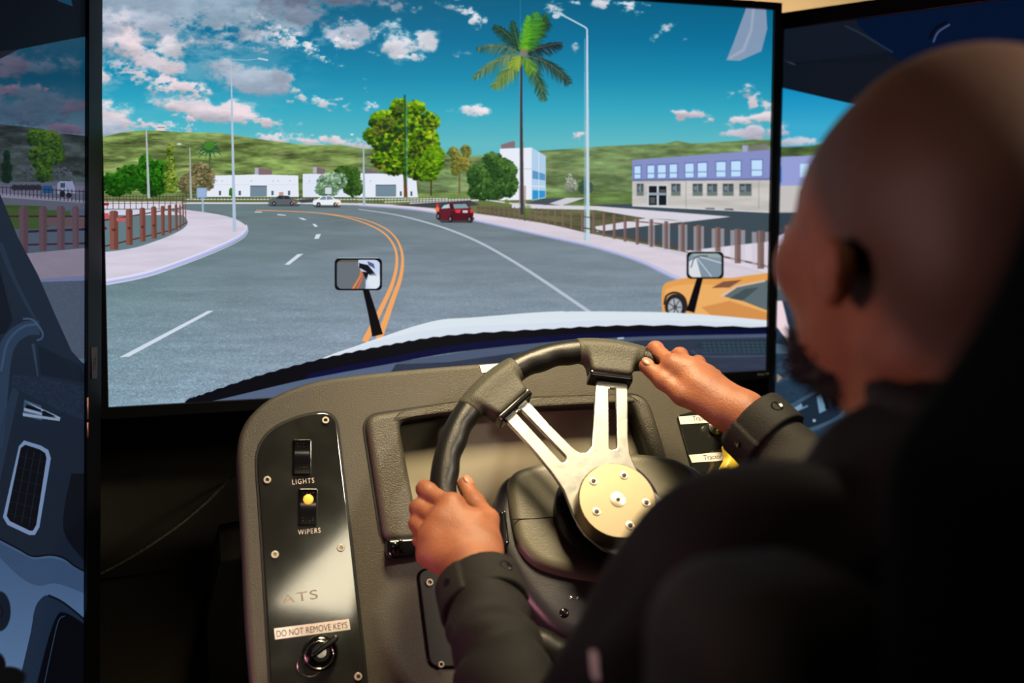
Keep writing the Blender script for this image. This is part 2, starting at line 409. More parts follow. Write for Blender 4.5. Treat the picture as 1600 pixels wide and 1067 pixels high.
def cr(pts, n=8):
    # smooth curve through points
    p = np.array(pts, float); p = np.vstack([2*p[0]-p[1], p, 2*p[-1]-p[-2]]); o = []
    for i in range(1, len(p)-2):
        for k in range(n):
            t = k/n; a, b, c, d = p[i-1], p[i], p[i+1], p[i+2]
            o.append(.5*((2*b)+(c-a)*t+(2*a-5*b+4*c-d)*t*t+(3*b-a-3*c+d)*t**3))
    o.append(p[-2]); return [tuple(q) for q in o]

def paint_centre():
    c = Cv(130, -100, 1250, 670, 2)
    st = np.array([[-100, 6, 84, 122], [0, 10, 96, 132], [60, 12, 112, 152], [120, 26, 138, 174], [170, 52, 166, 192], [225, 98, 186, 196], [700, 98, 186, 196]], float)
    for k in range(3): c.a[:, :, k] = (np.interp(c.Y, st[:,0], st[:,k+1])/255.)[:, None]
    u = np.clip((c.X-600)/600, -1, 1)[None, :, None]
    c.a += np.array([.02, .045, .045])*np.clip(-u, 0, 1)*np.clip(c.Y/120., 0, 1)[:, None, None]
    W = (228, 222, 228); P = (232, 214, 220); G = (150, 172, 190); M = (112, 118, 140); GL = (188, 196, 212)
    vn = c.noise(70, 26, 6, .62); vm = np.clip((560-c.X)/320, 0, 1)[None]*np.clip((215-c.Y)/120, 0, 1)[:, None]; va = np.clip((vn+.12)*2.2, 0, 1)*vm*.62
    c.put(va, 0, c.w, 0, c.h, (176, 192, 206))
    c.clouds([(330, -10, 200, 46, 0, 2.0, G), (200, 10, 130, 44, 0, 1.6, (160,178,196)), (250, 45, 120, 30, 10, 1.1, GL), (380, 30, 150, 34, 5, 1.1, G), (500, -6, 130, 20, 0, 1.2, M), (610, 8, 60, 12, 12, .9, (140,150,170)), (400, 40, 90, 24, 15, 1.1, G), (480, 25, 90, 20, 8, 1., (128,140,160)),
        (185, 62, 42, 34, 20, 1.4, P), (235, 92, 55, 18, 25, 1.3, P), (275, 72, 28, 16, -10, 1.2, W), (160, 45, 30, 40, 0, 1., GL), (345, 58, 18, 24, 60, 1., GL),
        (455, 62, 70, 13, 25, 1.3, W), (500, 85, 24, 8, 30, 1.1, W), (415, 60, 40, 18, 20, 1., GL), (405, 78, 25, 8, 10, .9, GL), (520, 50, 40, 20, -20, .9, GL), (545, 62, 25, 14, 0, 1., W),
        (350, 104, 38, 16, 10, 1.4, GL), (385, 122, 62, 22, 6, 1.7, GL), (440, 118, 28, 18, 40, 1.1, GL), (460, 140, 20, 6, 20, .8, W),
        (235, 128, 60, 13, 12, 1.4, P), (290, 138, 42, 13, 12, 1.3, P), (160, 125, 30, 14, 10, 1.2, P), (200, 105, 40, 9, 10, .8, GL),
        (330, 172, 75, 15, 8, 1.8, P), (390, 184, 55, 10, 10, 1.6, P), (265, 168, 30, 7, 10, .8, P), (285, 184, 25, 6, 15, .9, P),
        (165, 185, 38, 22, 0, 1.6, P), (175, 205, 45, 14, 0, 1.3, GL), (245, 198, 60, 10, 4, 1.4, P), (290, 200, 20, 8, 0, 1., P),
        (455, 217, 60, 8, 4, 1.5, P), (530, 222, 55, 8, 6, 1.5, P), (600, 228, 40, 6, 4, 1., P),
        (473, 155, 13, 8, 20, 1.2, W), (505, 162, 20, 8, 15, 1.3, W), (520, 158, 10, 8, 0, 1., W), (445, 157, 9, 6, 0, .9, W), (440, 100, 14, 6, 0, .7, W),
        (552, 50, 30, 22, -20, 1.2, GL), (540, 68, 18, 12, 0, 1.1, W), (605, 45, 20, 22, 30, 1., W), (620, 70, 32, 20, 20, 1.4, W), (663, 62, 22, 16, 0, 1.3, W), (648, 90, 24, 9, 5, 1.3, W), (590, 80, 16, 10, 0, .9, W),
        (705, 8, 25, 7, 15, 1., GL), (728, 17, 22, 8, 35, 1.3, W), (744, 36, 9, 13, -10, 1.3, W),
        (735, 172, 24, 10, 0, 1.4, W), (755, 175, 14, 8, 0, 1.2, W), (578, 165, 12, 9, 20, 1.3, W), (572, 130, 7, 12, -20, .9, GL), (542, 165, 10, 9, 0, .9, W),
        (726, 82, 14, 8, 10, .8, GL), (899, 74, 7, 9, 0, .9, GL), (865, 10, 14, 10, 30, 1.1, W), (903, 3, 14, 5, 0, 1.1, W), (950, 5, 28, 9, 10, 1., W), (985, 12, 22, 9, 20, 1.1, W), (1010, 10, 14, 6, 0, .8, GL),
        (1045, 45, 14, 6, -30, 1.2, W), (1028, 58, 13, 5, -35, 1.1, W), (1075, 62, 8, 4, 0, .7, GL), (1075, 180, 22, 7, 0, 1.4, P), (1055, 176, 14, 4, 5, .9, P), (1110, 187, 14, 5, -20, .7, P),
        (903, 212, 14, 6, -10, 1.5, P), (1140, 146, 11, 7, 10, 1.2, P), (1163, 144, 14, 9, 10, 1.2, P), (1183, 162, 11, 12, 0, 1.3, P), (1182, 184, 40, 8, -8, 1.6, P), (1175, 208, 45, 9, -4, 1.6, (214, 200, 214)), (1200, 165, 14, 9, 0, 1.1, P)])
    t1 = c.noise(46, 9, 5, .6); t2 = c.noise(20, 5, 3, .6)
    tx = t1*.75+t2*.2
    L = [(120, 216), (155, 215), (190, 207), (222, 203.5), (245, 204), (290, 207), (342, 207.5), (372, 212), (430, 221), (480, 227), (530, 226), (565, 232), (700, 240), (700, 330), (120, 330)]
    c.poly(L, (112, 134, 74), 1, tx)
    Rr = [(560, 234), (640, 240), (740, 243), (800, 240), (850, 235), (900, 232), (950, 228), (1000, 226), (1040, 224), (1058, 220), (1080, 224), (1110, 223), (1140, 221), (1180, 218), (1240, 219), (1240, 340), (560, 340)]
    c.poly(Rr, (112, 136, 88), 1, tx*.75)
    m = c.noise(60, 10, 4, .6)
    for q, col, a in ((m > .16, (186, 186, 128), .40), (m < -.2, (62, 70, 34), .45)):
        j0, j1 = int(305*2), int(415*2); k = np.zeros(c.a.shape[:2], np.float32)
        k[j0:j1] = q[j0:j1]*np.clip(np.abs(m[j0:j1])*3-.4, 0, 1)
        hm = c.mask(L if True else Rr); mm, i0, i1, jj0, jj1 = hm
        c.put(mm*k[jj0:jj1, i0:i1], i0, i1, jj0, jj1, col, a)
        mm, i0, i1, jj0, jj1 = c.mask(Rr); c.put(mm*k[jj0:jj1, i0:i1], i0, i1, jj0, jj1, col, a*.7)
    # ground base and road
    c.poly([(120, 300), (1250, 300), (1250, 345), (120, 345)], (100, 118, 70), 1, tx*.5)
    c.poly([(600, 305), (735, 300), (735, 320), (600, 322)], (120, 145, 80), 1, tx*.4)
    sp = c.noise(2.2, 1.2, 3, .7); s2 = c.noise(80, 8, 4, .6)
    RD = [(120, 325), (300, 318), (560, 318), (760, 335), (900, 365), (1060, 430), (1100, 500), (1250, 520), (1250, 670), (120, 670)]
    m, i0, i1, j0, j1 = c.mask(RD)
    yy = np.clip((c.Y[j0:j1]-318)/300., 0, 1)[:, None, None]
    col = np.array([110, 124, 130])*(1-yy)+np.array([144, 161, 182])*yy
    xx = np.clip((c.X[i0:i1]-160)/420., 0, 1)[None, :, None]; col = col*(.93+.07*xx)+np.array([-6, 4, 0])*(1-xx)
    gx = c.noise(5, 2.4, 2, .6)
    col = col*(1+(s2*.10)[j0:j1, i0:i1, None]+(sp[j0:j1, i0:i1, None]*.24+np.clip(gx[j0:j1, i0:i1, None]-.25, 0, 1)*.35)*np.clip((yy-.25)*1.3, 0, 1))
    c.put(m, i0, i1, j0, j1, col)
    # left: car park behind fence, far pavement
    c.poly([(120, 322), (285, 322), (292, 345), (284, 358), (240, 376), (200, 388), (120, 400)], (98, 122, 130))
    c.rect(120, 315, 285, 326, (212, 212, 228)); c.poly([(120, 328), (250, 327), (285, 333), (285, 336), (120, 336)], (205, 206, 222))
    c.line([(286, 317), (470, 317), (560, 319), (640, 322)], 3, (214, 212, 226)); c.rect(285, 312, 560, 316, (98, 110, 62)); c.line([(290, 311.5), (560, 311.5)], 1.3, (205, 205, 215))
    for x in np.arange(140, 560, 5.2): c.rect(x, 304, x+.8, 314, (56, 46, 44), .75)
    c.line([(120, 307), (560, 307)], .8, (60, 48, 46), .6)
    # right far strips
    c.poly([(745, 318), (1250, 320), (1250, 500), (1060, 430), (900, 365), (745, 340)], (206, 198, 210))
    c.poly([(560, 316), (650, 315), (740, 309), (800, 310), (860, 316), (930, 318), (930, 326), (760, 332), (640, 320)], (104, 116, 66))
    c.line([(600, 316), (735, 311)], 1.6, (215, 213, 222)); c.line([(560, 312), (700, 310)], 1.4, (212, 212, 220)); c.line([(640, 318), (760, 312), (800, 318), (1000, 322)], 2.2, (210, 208, 218))
    c.poly([(600, 321), (735, 313), (750, 320), (700, 326), (640, 322)], (62, 66, 74))
    for x in np.arange(570, 740, 5): c.rect(x, 308, x+.8, 317, (40, 34, 36), .7)
    c.poly([(850, 300), (1000, 300), (1000, 322), (850, 322)], (104, 130, 74), 1, tx*.6)
    c.poly([(820, 318), (852, 310), (900, 309), (870, 321)], (70, 78, 88)); c.poly([(858, 318), (885, 309), (915, 309), (878, 321)], (205, 203, 212))
    c.poly([(745, 322), (930, 322), (1060, 345), (1140, 375), (1250, 400), (1250, 430), (1060, 392), (930, 366), (745, 335)], (96, 100, 66), 1, tx*.4)
    c.poly([(800, 319), (930, 322), (1142, 338), (1100, 346), (1010, 341), (930, 328), (800, 325)], (214, 210, 222))
    c.poly([(915, 320.5), (988, 318.5), (1250, 335), (1250, 380), (1080, 393), (932, 362), (1070, 347), (1142, 338.5)], (62, 76, 86))
    c.poly([(930, 354), (1010, 341), (1070, 346), (933, 362)], (216, 212, 224))
    c.poly([(1070, 392), (1250, 372), (1250, 440), (1100, 400)], (218, 212, 224))
    # right pavement
    up = cr([(560, 317), (650, 323), (740, 333), (850, 349), (930, 367), (1000, 383), (1075, 402), (1250, 440)])
    lo = cr([(560, 321), (650, 328), (740, 344), (850, 368), (930, 386), (1000, 408), (1060, 436), (1250, 520)])
    c.poly(up+lo[::-1], (214, 205, 216), 1, s2*.06)
    c.line(lo, 1.5, (160, 166, 208), 1, 7); c.line([(x, y-1.2) for x, y in lo], .6, (200, 202, 232), 1, 2.4)
    # left pavement
    outl = cr([(285, 327), (330, 333), (362, 340), (380, 349), (384, 356), (372, 369), (330, 389), (270, 412), (215, 429), (120, 446)])
    c.poly(outl+cr([(120, 398), (200, 389), (245, 376), (280, 361), (293, 349), (288, 338), (278, 329)]), (210, 204, 220), 1, s2*.07)
    kb = outl[27:]; c.line([(x+1.5, y+2) for x, y in kb], 3, (178, 182, 232), 1, 9); c.line([(x+1, y-.5) for x, y in kb], 1.5, (222, 220, 240), 1, 4)
    c.line([(x+3, y+6) for x, y in kb], 1, (205, 214, 228), .9, 2)
    # lane marks
    for pts, w, w2 in (([(400, 328.5), (450, 330), (500, 333), (550, 342), (587, 356), (607, 371), (618, 390), (620, 412), (615, 437), (604, 465), (570, 534)], 1.2, 11), ([(500, 332.5), (560, 341), (597, 354), (617, 370), (627, 390), (629, 412), (625, 437), (615, 465), (592, 530)], .8, 12)):
        q = cr(pts); n = len(q); ww = [w+(w2-w)*((max(0, y-333))/190.) for x, y in q]
        P_ = np.array(q); t = np.gradient(P_, axis=0); nn = np.stack([-t[:,1], t[:,0]], 1); nn /= np.linalg.norm(nn, axis=1)[:, None]; ww = np.array(ww)[:, None]*.42
        c.poly(list(map(tuple, P_+nn*ww))+list(map(tuple, (P_-nn*ww)[::-1])), (243, 166, 98))
    c.line(cr([(560, 327), (610, 334), (650, 343), (700, 358), (750, 379), (800, 407), (850, 439), (925, 490)]), 1., (188, 200, 212), .9, 5)
    for q in ([(398, 330.5), (409, 330.5), (410, 332), (398, 332)], [(434, 334.5), (446, 335.5), (447, 337), (433, 336)], [(466, 340), (473, 340.5), (480, 343.5), (473, 343.5)], [(488, 349.5), (493, 350), (497, 354), (492, 354.5)],
              [(494, 366), (501.5, 365.5), (498, 373), (491, 373)], [(465, 397), (474, 396.5), (452, 413.5), (444.5, 413.5)], [(325, 485.5), (334, 485.5), (202, 557), (186, 558.5)]): c.poly(q, (208, 220, 232))
    for k in range(60):
        x, y = c.r.uniform(165, 560), c.r.uniform(470, 620); c.line([(x, y), (x+c.r.uniform(3, 9), y-c.r.uniform(1, 4))], .7, (205, 215, 228), .35)
    # buildings
    Wh = (228, 234, 246)
    c.poly([(322, 274.5), (400, 272.5), (466, 274), (467, 307.5), (322, 307.5)], Wh); c.poly([(473, 271.5), (566, 272), (566, 308), (473, 308)], (222, 230, 246)); c.poly([(560, 270.5), (650, 272), (653, 308.5), (560, 308.5)], Wh)
    c.rect(398, 262, 408, 272.5, (176, 172, 190)); c.poly([(404, 262), (425, 266), (425, 273), (404, 273)], (128, 106, 112)); c.rect(489, 261, 497, 271, (176, 172, 190)); c.poly([(495, 261), (508, 264), (508, 271.5), (495, 271.5)], (120, 104, 112)); c.poly([(570, 262), (590, 268), (590, 271), (570, 271)], (110, 104, 116))
    for x in (342, 358, 373, 424, 450): c.rect(x, 298, x+3.5, 305, (84, 96, 112))
    c.rect(436, 300, 443, 305, (196, 150, 134))
    for x in (338, 346, 392, 426, 434, 452, 483, 578): c.rect(x, 282, x+1.8, 283.2, (150, 156, 168))
    for xa, xb, ya in ((391, 417, 290), (587, 619, 288.5)):
        c.rect(xa, ya, xb, 307, (112, 134, 150)); c.rect(xa, ya, xb, ya+1.2, (70, 80, 92))
        for y in np.arange(ya+3, 306, 2.6): c.rect(xa+.5, y, xb-.5, y+.5, (140, 160, 174), .6)
    for x in (625, 641.5): c.rect(x, 299, x+2.8, 306, (70, 80, 96))
    c.rect(478, 286, 566, 286.6, (196, 204, 222)); c.rect(323, 288, 390, 288.6, (200, 206, 222)); c.rect(418, 288, 467, 288.6, (200, 206, 222))
    # tall white block
    c.poly([(781, 232.5), (831, 230.5), (832, 312), (781, 313)], (232, 236, 248)); c.poly([(831, 230.5), (853, 243.5), (853, 309), (831, 313)], (176, 206, 232))
    c.poly([(783, 226), (802, 220), (805, 222), (805, 231), (783, 232)], (132, 112, 118))
    c.poly([(832, 266), (852, 272), (852, 282), (832, 279)], (92, 150, 196)); c.poly([(832, 297), (852, 298), (852, 308), (832, 312)], (44, 148, 208)); c.line([(842, 238), (842, 311)], 1, (222, 232, 244)); c.line([(781, 263.5), (831, 264)], .7, (170, 178, 198)); c.line([(832, 291), (852, 291.5)], 2, (212, 228, 242))
    c.rect(811, 290, 822, 318, (170, 136, 140), .7)
    # office on the right
    c.poly([(988, 250), (1250, 230), (1250, 282), (988, 282)], (134, 144, 196)); c.poly([(988, 281.5), (1250, 280.5), (1250, 334), (988, 321)], (198, 194, 190), 1, s2*.12)
    for k, x in enumerate(np.arange(990, 1206, 4.5)): c.line([(x, 251), (x, 281)], .6, (118, 128, 178), .45)
    c.poly([(988, 280), (1250, 278), (1250, 281), (988, 283)], (104, 112, 158)); c.rect(1160, 227, 1170, 237, (160, 166, 196)); c.poly([(1168, 228), (1200, 224), (1200, 234), (1168, 237)], (128, 122, 128), .7)
    for xa, xb in ((991.5, 1001), (1012, 1022.5), (1028, 1040.5), (1046.5, 1058), (1071, 1084), (1090.5, 1104.5), (1119.5, 1134), (1142.5, 1157.5), (1174.5, 1191)):
        yt = 260-(xa-990)*.052; yb = 279-(xa-990)*.02
        c.poly([(xa-1.5, yt-1.8), (xb+1.5, yt-2.2), (xb+1.5, yb+.6), (xa-1.5, yb+.6)], (96, 116, 178)); c.poly([(xa, yt), (xb, yt-.4), (xb, yb-.5), (xa, yb)], (190, 222, 250)); c.line([(xa, yt+(yb-yt)*.62), (xb, yt+(yb-yt)*.62)], 1.5, (110, 136, 190))
    for xa, xb in ((995.5, 1005.5), (1049.5, 1063), (1083, 1097.5), (1105.5, 1120.5), (1130, 1146), (1156, 1174)):
        c.rect(xa-1, 286.5, xb+1, 306.5, (150, 152, 150)); c.rect(xa, 287.5, xb, 305, (76, 90, 96)); c.rect(xa, 287.5, xb, 289.5, (40, 46, 52)); c.rect(xa+(xb-xa)*.45, 288, xa+(xb-xa)*.45+1.4, 300, (170, 182, 186), .7); c.rect(xa, 299.5, xb, 304.5, (108, 122, 118)); c.rect(xa+2, 291, xa+(xb-xa)*.4, 297, (150, 166, 172), .6)
    c.rect(1012, 288.5, 1043.5, 322, (200, 208, 218)); c.rect(1014, 290.5, 1026.5, 320.5, (24, 28, 32)); c.rect(1029.5, 290.5, 1041.5, 320.5, (24, 28, 32)); c.rect(1014, 301, 1041, 305, (150, 160, 176)); c.rect(1016, 308, 1024, 318, (80, 84, 84)); c.rect(1031, 296, 1040, 302, (90, 110, 96), .7)
    for x in (1072, 1186): c.line([(x, 282), (x, 326)], .8, (150, 148, 148))
    c.poly([(1103, 325), (1116, 325), (1118, 328), (1101, 328)], (34, 40, 50)); c.poly([(1133, 326), (1145, 326), (1148, 329), (1131, 329)], (34, 40, 50)); c.line([(988, 321.5), (1250, 334)], 1.4, (222, 220, 226))
    # trees
    D1 = [(20, 46, 14), (38, 88, 22), (64, 128, 34)]; 
    c.tree([(185, 288, 28, 18), (205, 275, 26, 18), (238, 285, 26, 22), (228, 262, 12, 22), (248, 270, 16, 20), (172, 282, 12, 12)], 900, [(14, 46, 8), (26, 84, 14), (60, 132, 26)], 2.4, 5)
    c.tree([(266, 236, 5, 14), (266, 258, 8, 14), (266, 280, 11, 14), (267, 294, 10, 8)], 260, [(60, 80, 24), (100, 130, 40), (160, 180, 70)], 1.8, 6)
    c.tree([(300, 284, 18, 18), (318, 278, 18, 22), (292, 290, 14, 12), (310, 264, 12, 10)], 420, [(70, 66, 44), (112, 104, 68), (160, 150, 108)], 2., 7)
    for k in range(13):
        a = k/13*6.283; R_ = 22 if k % 2 else 17; c.line(cr([(327, 236), (327+R_*.6*np.cos(a), 236+R_*.45*np.sin(a)-4), (327+R_*np.cos(a), 237+R_*.65*np.sin(a))], 4), 2.6, (28, 92, 62) if k % 3 else (18, 66, 44), .9, .8)
    c.ell(327, 228, 8, 7, (70, 130, 40), .9, .5); c.line([(327, 238), (327.5, 264)], 1.3, (64, 84, 60))
    c.tree([(545, 275, 18, 16), (552, 292, 16, 15), (535, 268, 12, 9)], 420, [(22, 50, 16), (44, 84, 26), (80, 116, 44)], 2., 8)
    c.tree([(514, 289, 19, 19), (528, 282, 14, 14), (505, 296, 12, 10)], 420, [(60, 96, 64), (110, 146, 112), (190, 212, 186)], 1.8, 9)
    c.rect(508, 293, 518, 303, (206, 214, 226)); c.rect(512, 303, 513.5, 312, (160, 170, 180))
    c.tree([(362, 300, 4, 7)], 40, [(40, 90, 20), (70, 140, 40)], 1.4, 3)
    # big broadleaf
    G3 = [(22, 40, 12), (50, 84, 14), (104, 154, 16), (168, 204, 34)]
    for q, ww in (([(634, 308), (633, 280), (630, 250), (632, 200)], 6), ([(632, 262), (615, 235), (600, 210)], 3), ([(633, 258), (655, 230), (665, 205)], 3)): c.line(cr(q), ww, (110, 70, 34), 1, ww*.5)
    c.tree([(625, 170, 16, 15), (650, 170, 14, 12), (600, 190, 22, 17), (585, 212, 16, 14), (670, 190, 16, 16), (640, 200, 30, 22), (612, 225, 30, 22), (660, 222, 26, 24), (640, 250, 38, 22), (598, 250, 18, 14), (672, 245, 16, 20), (618, 262, 20, 11), (655, 268, 22, 12)], 2600, G3, 2.8, 11)
    c.tree([(605, 192, 14, 10), (592, 205, 12, 9), (628, 168, 10, 8)], 120, [(60, 84, 26), (120, 140, 40)], 2.2, 31, .6)
    for k in range(70): c.ell(c.r.uniform(580, 680), c.r.uniform(185, 268), 2.2, 1.8, (168, 116, 40), .5, .6)
    for k in range(60): c.ell(c.r.uniform(585, 675), c.r.uniform(180, 250), 3, 3.4, (22, 48, 26), .7, .6)
    c.line([(632.5, 148), (633.5, 290)], 3.6, (28, 92, 42), .8, 2); c.line([(635.5, 152), (636, 290)], 1.4, (90, 150, 160), .7)
    c.line([(674, 280), (673.5, 306)], 2.2, (66, 54, 28)); c.tree([(678, 240, 15, 14), (672, 258, 20, 16), (670, 274, 14, 8), (684, 252, 10, 14)], 520, [(40, 66, 12), (86, 134, 14), (140, 190, 24)], 2.4, 12)
    c.line([(718, 250), (718, 304)], 3, (112, 92, 62), .8); c.tree([(708, 238, 9, 9), (728, 236, 9, 10), (718, 250, 14, 10), (712, 262, 8, 12), (727, 258, 10, 10)], 240, [(70, 84, 30), (128, 124, 50), (176, 160, 78)], 2., 13, .75)
    c.line([(790, 312), (795, 322)], 6, (104, 124, 54), .8)
    c.tree([(770, 252, 16, 14), (750, 275, 20, 20), (785, 268, 22, 20), (765, 294, 32, 18), (795, 290, 14, 18), (750, 300, 18, 12)], 1700, [(20, 48, 22), (44, 82, 34), (92, 132, 58)], 2.3, 14)
    c.tree([(892, 290, 9, 12), (890, 280, 5, 8)], 150, [(84, 96, 80), (150, 156, 140), (196, 200, 190)], 1.5, 15); c.tree([(915, 292, 12, 12)], 120, [(48, 74, 62), (70, 98, 78)], 1.6, 16)
    # palm
    c.line([(815, 86), (814.5, 160), (815, 250), (816, 335)], 3.2, (58, 60, 66), 1, 5.5); c.line([(812.3, 100), (812.3, 330)], 1, (150, 160, 172), .6, 1); c.line([(817.5, 220), (818.5, 330)], 1, (150, 118, 104), .8, 1.4); c.line([(813, -60), (813.2, 90)], .8, (90, 170, 200), .5)
    R = np.random.RandomState(8)
    def frond(tip, bow, cd, cl, wd=9, n=64):
        wd += 2
        x0, y0 = 815, 86; x1, y1 = tip; mx, my = (x0+x1)/2+bow[0], (y0+y1)/2+bow[1]
        for k in range(n):
            t = .12+.88*k/n; x = (1-t)**2*x0+2*t*(1-t)*mx+t*t*x1; y = (1-t)**2*y0+2*t*(1-t)*my+t*t*y1
            tx_ = 2*(1-t)*(mx-x0)+2*t*(x1-mx); ty_ = 2*(1-t)*(my-y0)+2*t*(y1-my); nl = np.hypot(tx_, ty_); tx_ /= nl; ty_ /= nl
            ll = wd*np.sin(np.pi*min(1, t*.85+.14))**.6+2
            for sd in (-1, 1):
                dx = tx_*.75-ty_*sd*.75; dy = ty_*.75+tx_*sd*.75+.5; q = R.rand()
                col = np.array(cd)*(1-q)+np.array(cl)*q
                c.line([(x, y), (x+dx*ll*(.6+.8*R.rand()), y+dy*ll*(.6+.7*R.rand()))], 2.0, col, .85, .5)
        c.line([( (1-t)**2*x0+2*t*(1-t)*mx+t*t*x1, (1-t)**2*y0+2*t*(1-t)*my+t*t*y1) for t in np.linspace(0, 1, 10)], 1.3, (120, 130, 100), .7, .6)
    dk, md, lt, br = (22, 40, 44), (44, 84, 54), (96, 136, 84), (88, 190, 34)
    frond((772, 40), (4, -14), dk, md, 8); frond((801, 32), (-1, 2), (20, 60, 50), md, 6); frond((858, 34), (2, -16), dk, md, 9)
    frond((878, 68), (0, -8), (18, 30, 34), (52, 66, 66), 9); frond((890, 130), (12, -16), (24, 44, 40), (70, 98, 84), 9); frond((850, 156), (8, -12), (30, 66, 50), (90, 126, 84), 10)
    frond((745, 76), (8, -18), (30, 70, 66), (110, 140, 110), 8); frond((739, 122), (8, -22), (54, 92, 56), (130, 152, 116), 8); frond((770, 136), (8, -6), (60, 100, 40), (150, 164, 90), 10)
    frond((852, 22), (2, -6), (30, 70, 34), (60, 110, 50), 11); frond((845, 34), (4, -4), (36, 84, 30), (80, 140, 50), 10); frond((838, 18), (2, 2), (40, 104, 34), (84, 160, 48), 12); frond((826, 24), (0, 4), (60, 140, 24), (120, 196, 44), 8); frond((832, 112), (4, -4), (60, 110, 40), (140, 180, 60), 7); frond((800, 104), (2, -6), (96, 130, 40), (176, 190, 80), 7)
    c.ell(819, 82, 6, 6, (150, 120, 96), .8, .6); c.ell(811, 96, 7, 8, (150, 180, 60), .6, .7)
    # street lamps
    PL = (196, 212, 226)
    c.line([(917.5, 46), (918, 200), (919, 378)], 2.6, PL, 1, 6); c.line([(914, 60), (914, 376)], 1.4, (150, 186, 206), .6, 3.5); c.line([(918, 46), (914, 42), (882, 25), (872, 21)], 2.2, PL); c.line([(885, 27), (876, 20), (864, 19)], 3, (170, 196, 214)); c.ell(869, 25, 6, 4, (206, 214, 222), .95, .4)
    c.line([(361, 97), (363, 200), (366.5, 362)], 1.2, (176, 194, 214), 1, 5.5); c.line([(361, 93), (385, 94), (405, 92)], 1., (170, 200, 214), .8); c.line([(403, 91), (419, 94)], 3, (186, 208, 218), .9)
    c.line([(228.5, 203), (232.5, 310)], 2.2, (176, 184, 190), 1, 4.5); c.line([(246, 199), (258, 199)], 1.4, (120, 110, 120), .7)
    c.line([(296.5, 230), (298.5, 312)], 1.6, (160, 170, 160), 1, 4); c.ell(280, 225, 3.5, 1.6, (206, 212, 214)); c.line([(280, 225), (296, 230)], .7, (170, 190, 190), .6)
    c.line([(568, 218), (569, 320)], 1.8, (168, 184, 194), 1, 4); c.ell(550, 210, 3, 1.4, (214, 222, 228)); 
    c.rect(307, 293, 323, 309, (132, 158, 196)); c.rect(308.5, 294.5, 321.5, 307.5, (152, 178, 212)); c.line([(316.5, 309), (317, 331)], 3, (160, 184, 206), .9)
    # fences
    fc = (112, 66, 58)
    for x in np.arange(158, 290, 9): c.rect(x, 309, x+1.2, 327, (96, 62, 58), .8)
    c.line([(150, 311), (292, 313)], 1.4, (92, 62, 52), .8); c.line([(150, 318), (292, 317)], 1., (96, 62, 58), .7)
    c.line([(120, 349), (158, 345), (225, 334), (285, 324)], 2.6, (86, 44, 40), 1, 1.2); c.line([(120, 393), (159, 386), (225, 370), (270, 359), (293, 347)], 2.6, (86, 44, 40), 1, 1.2)
    for xa, xb, ya, yb in ((171, 184.5, 329, 390), (196.5, 207, 326.5, 383), (218, 227, 324.5, 377.5), (236, 244.5, 322.5, 373), (251, 257, 321.5, 368), (262, 267.5, 320, 364), (273, 277, 319, 360), (280, 282.5, 319, 357), (285, 287, 319, 353), (289, 290.5, 319, 350)):
        w = xb-xa; c.poly([(xa, ya+2), (xa+w*.25, ya), (xb-w*.25, ya), (xb, ya+2), (xb+.5, yb-.5), (xa+.8, yb)], fc); c.poly([(xa, ya+2), (xa+w*.2, ya), (xa+w*.5, ya), (xa+w*.55, yb), (xa+.8, yb)], (146, 96, 84), .6)
        if w > 7: c.ell(xa+w*.5, ya+30, w*.25, 2.2, (60, 30, 28), .6, .6)
    c.rect(150, 317, 170, 321, (150, 40, 50)); c.rect(158, 333, 170, 341, (208, 84, 88)); c.rect(182, 340, 196, 346, (196, 90, 96)); c.poly([(150, 352), (162, 352), (168, 357), (160, 362), (150, 364)], (120, 30, 60)); c.poly([(152, 354), (160, 355), (160, 358), (152, 359)], (214, 190, 150))
    # right fence posts, blurred where they are near
    xs = [745, 752, 759, 766, 773, 780, 788, 796, 804, 812, 820, 829, 838, 847, 857, 868, 880, 893, 910, 928, 944, 960, 977, 996, 1018, 1041, 1067, 1092, 1122, 1153, 1189]
    f_u = lambda x: np.interp(x, [740, 850, 930, 1000, 1060, 1122, 1250], [321, 327, 332.5, 341, 349, 356, 366]); f_l = lambda x: np.interp(x, [740, 850, 930, 1000, 1067, 1122, 1189, 1250], [333, 349, 366, 383, 393, 404, 420, 436])
    c.line([(745, 324), (850, 335), (930, 340), (1060, 352), (1205, 372), (1250, 378)], 1, (92, 64, 62), .8, 3); c.line([(745, 331), (850, 345), (930, 359), (1067, 387), (1190, 414), (1250, 430)], 1.4, (92, 64, 62), .85, 3.5)
    for x in xs:
        w = max(1.6, np.interp(x, [745, 900, 1000, 1100, 1200], [1.4, 3.2, 5, 7.5, 11])); g = max(0, (x-1000)/200.)
        if g > .05:
            for o in (-1.1, 1.1): c.rect(x+o*w*(.5+g*.4)-w*.35, f_u(x)+1, x+o*w*(.5+g*.4)+w*.35, f_l(x)-1, (206, 196, 208), .55)
        c.rect(x-w/2, f_u(x)-1, x+w/2, f_l(x), (112, 88, 84), .92); c.rect(x-w/2, f_u(x)-1, x-w*.1, f_l(x), (142, 116, 112), .7)
    c.line([(819, 318), (820, 345)], 3, (70, 92, 50), .7); c.ell(825, 327, 5, 7, (96, 128, 60), .6, .6)
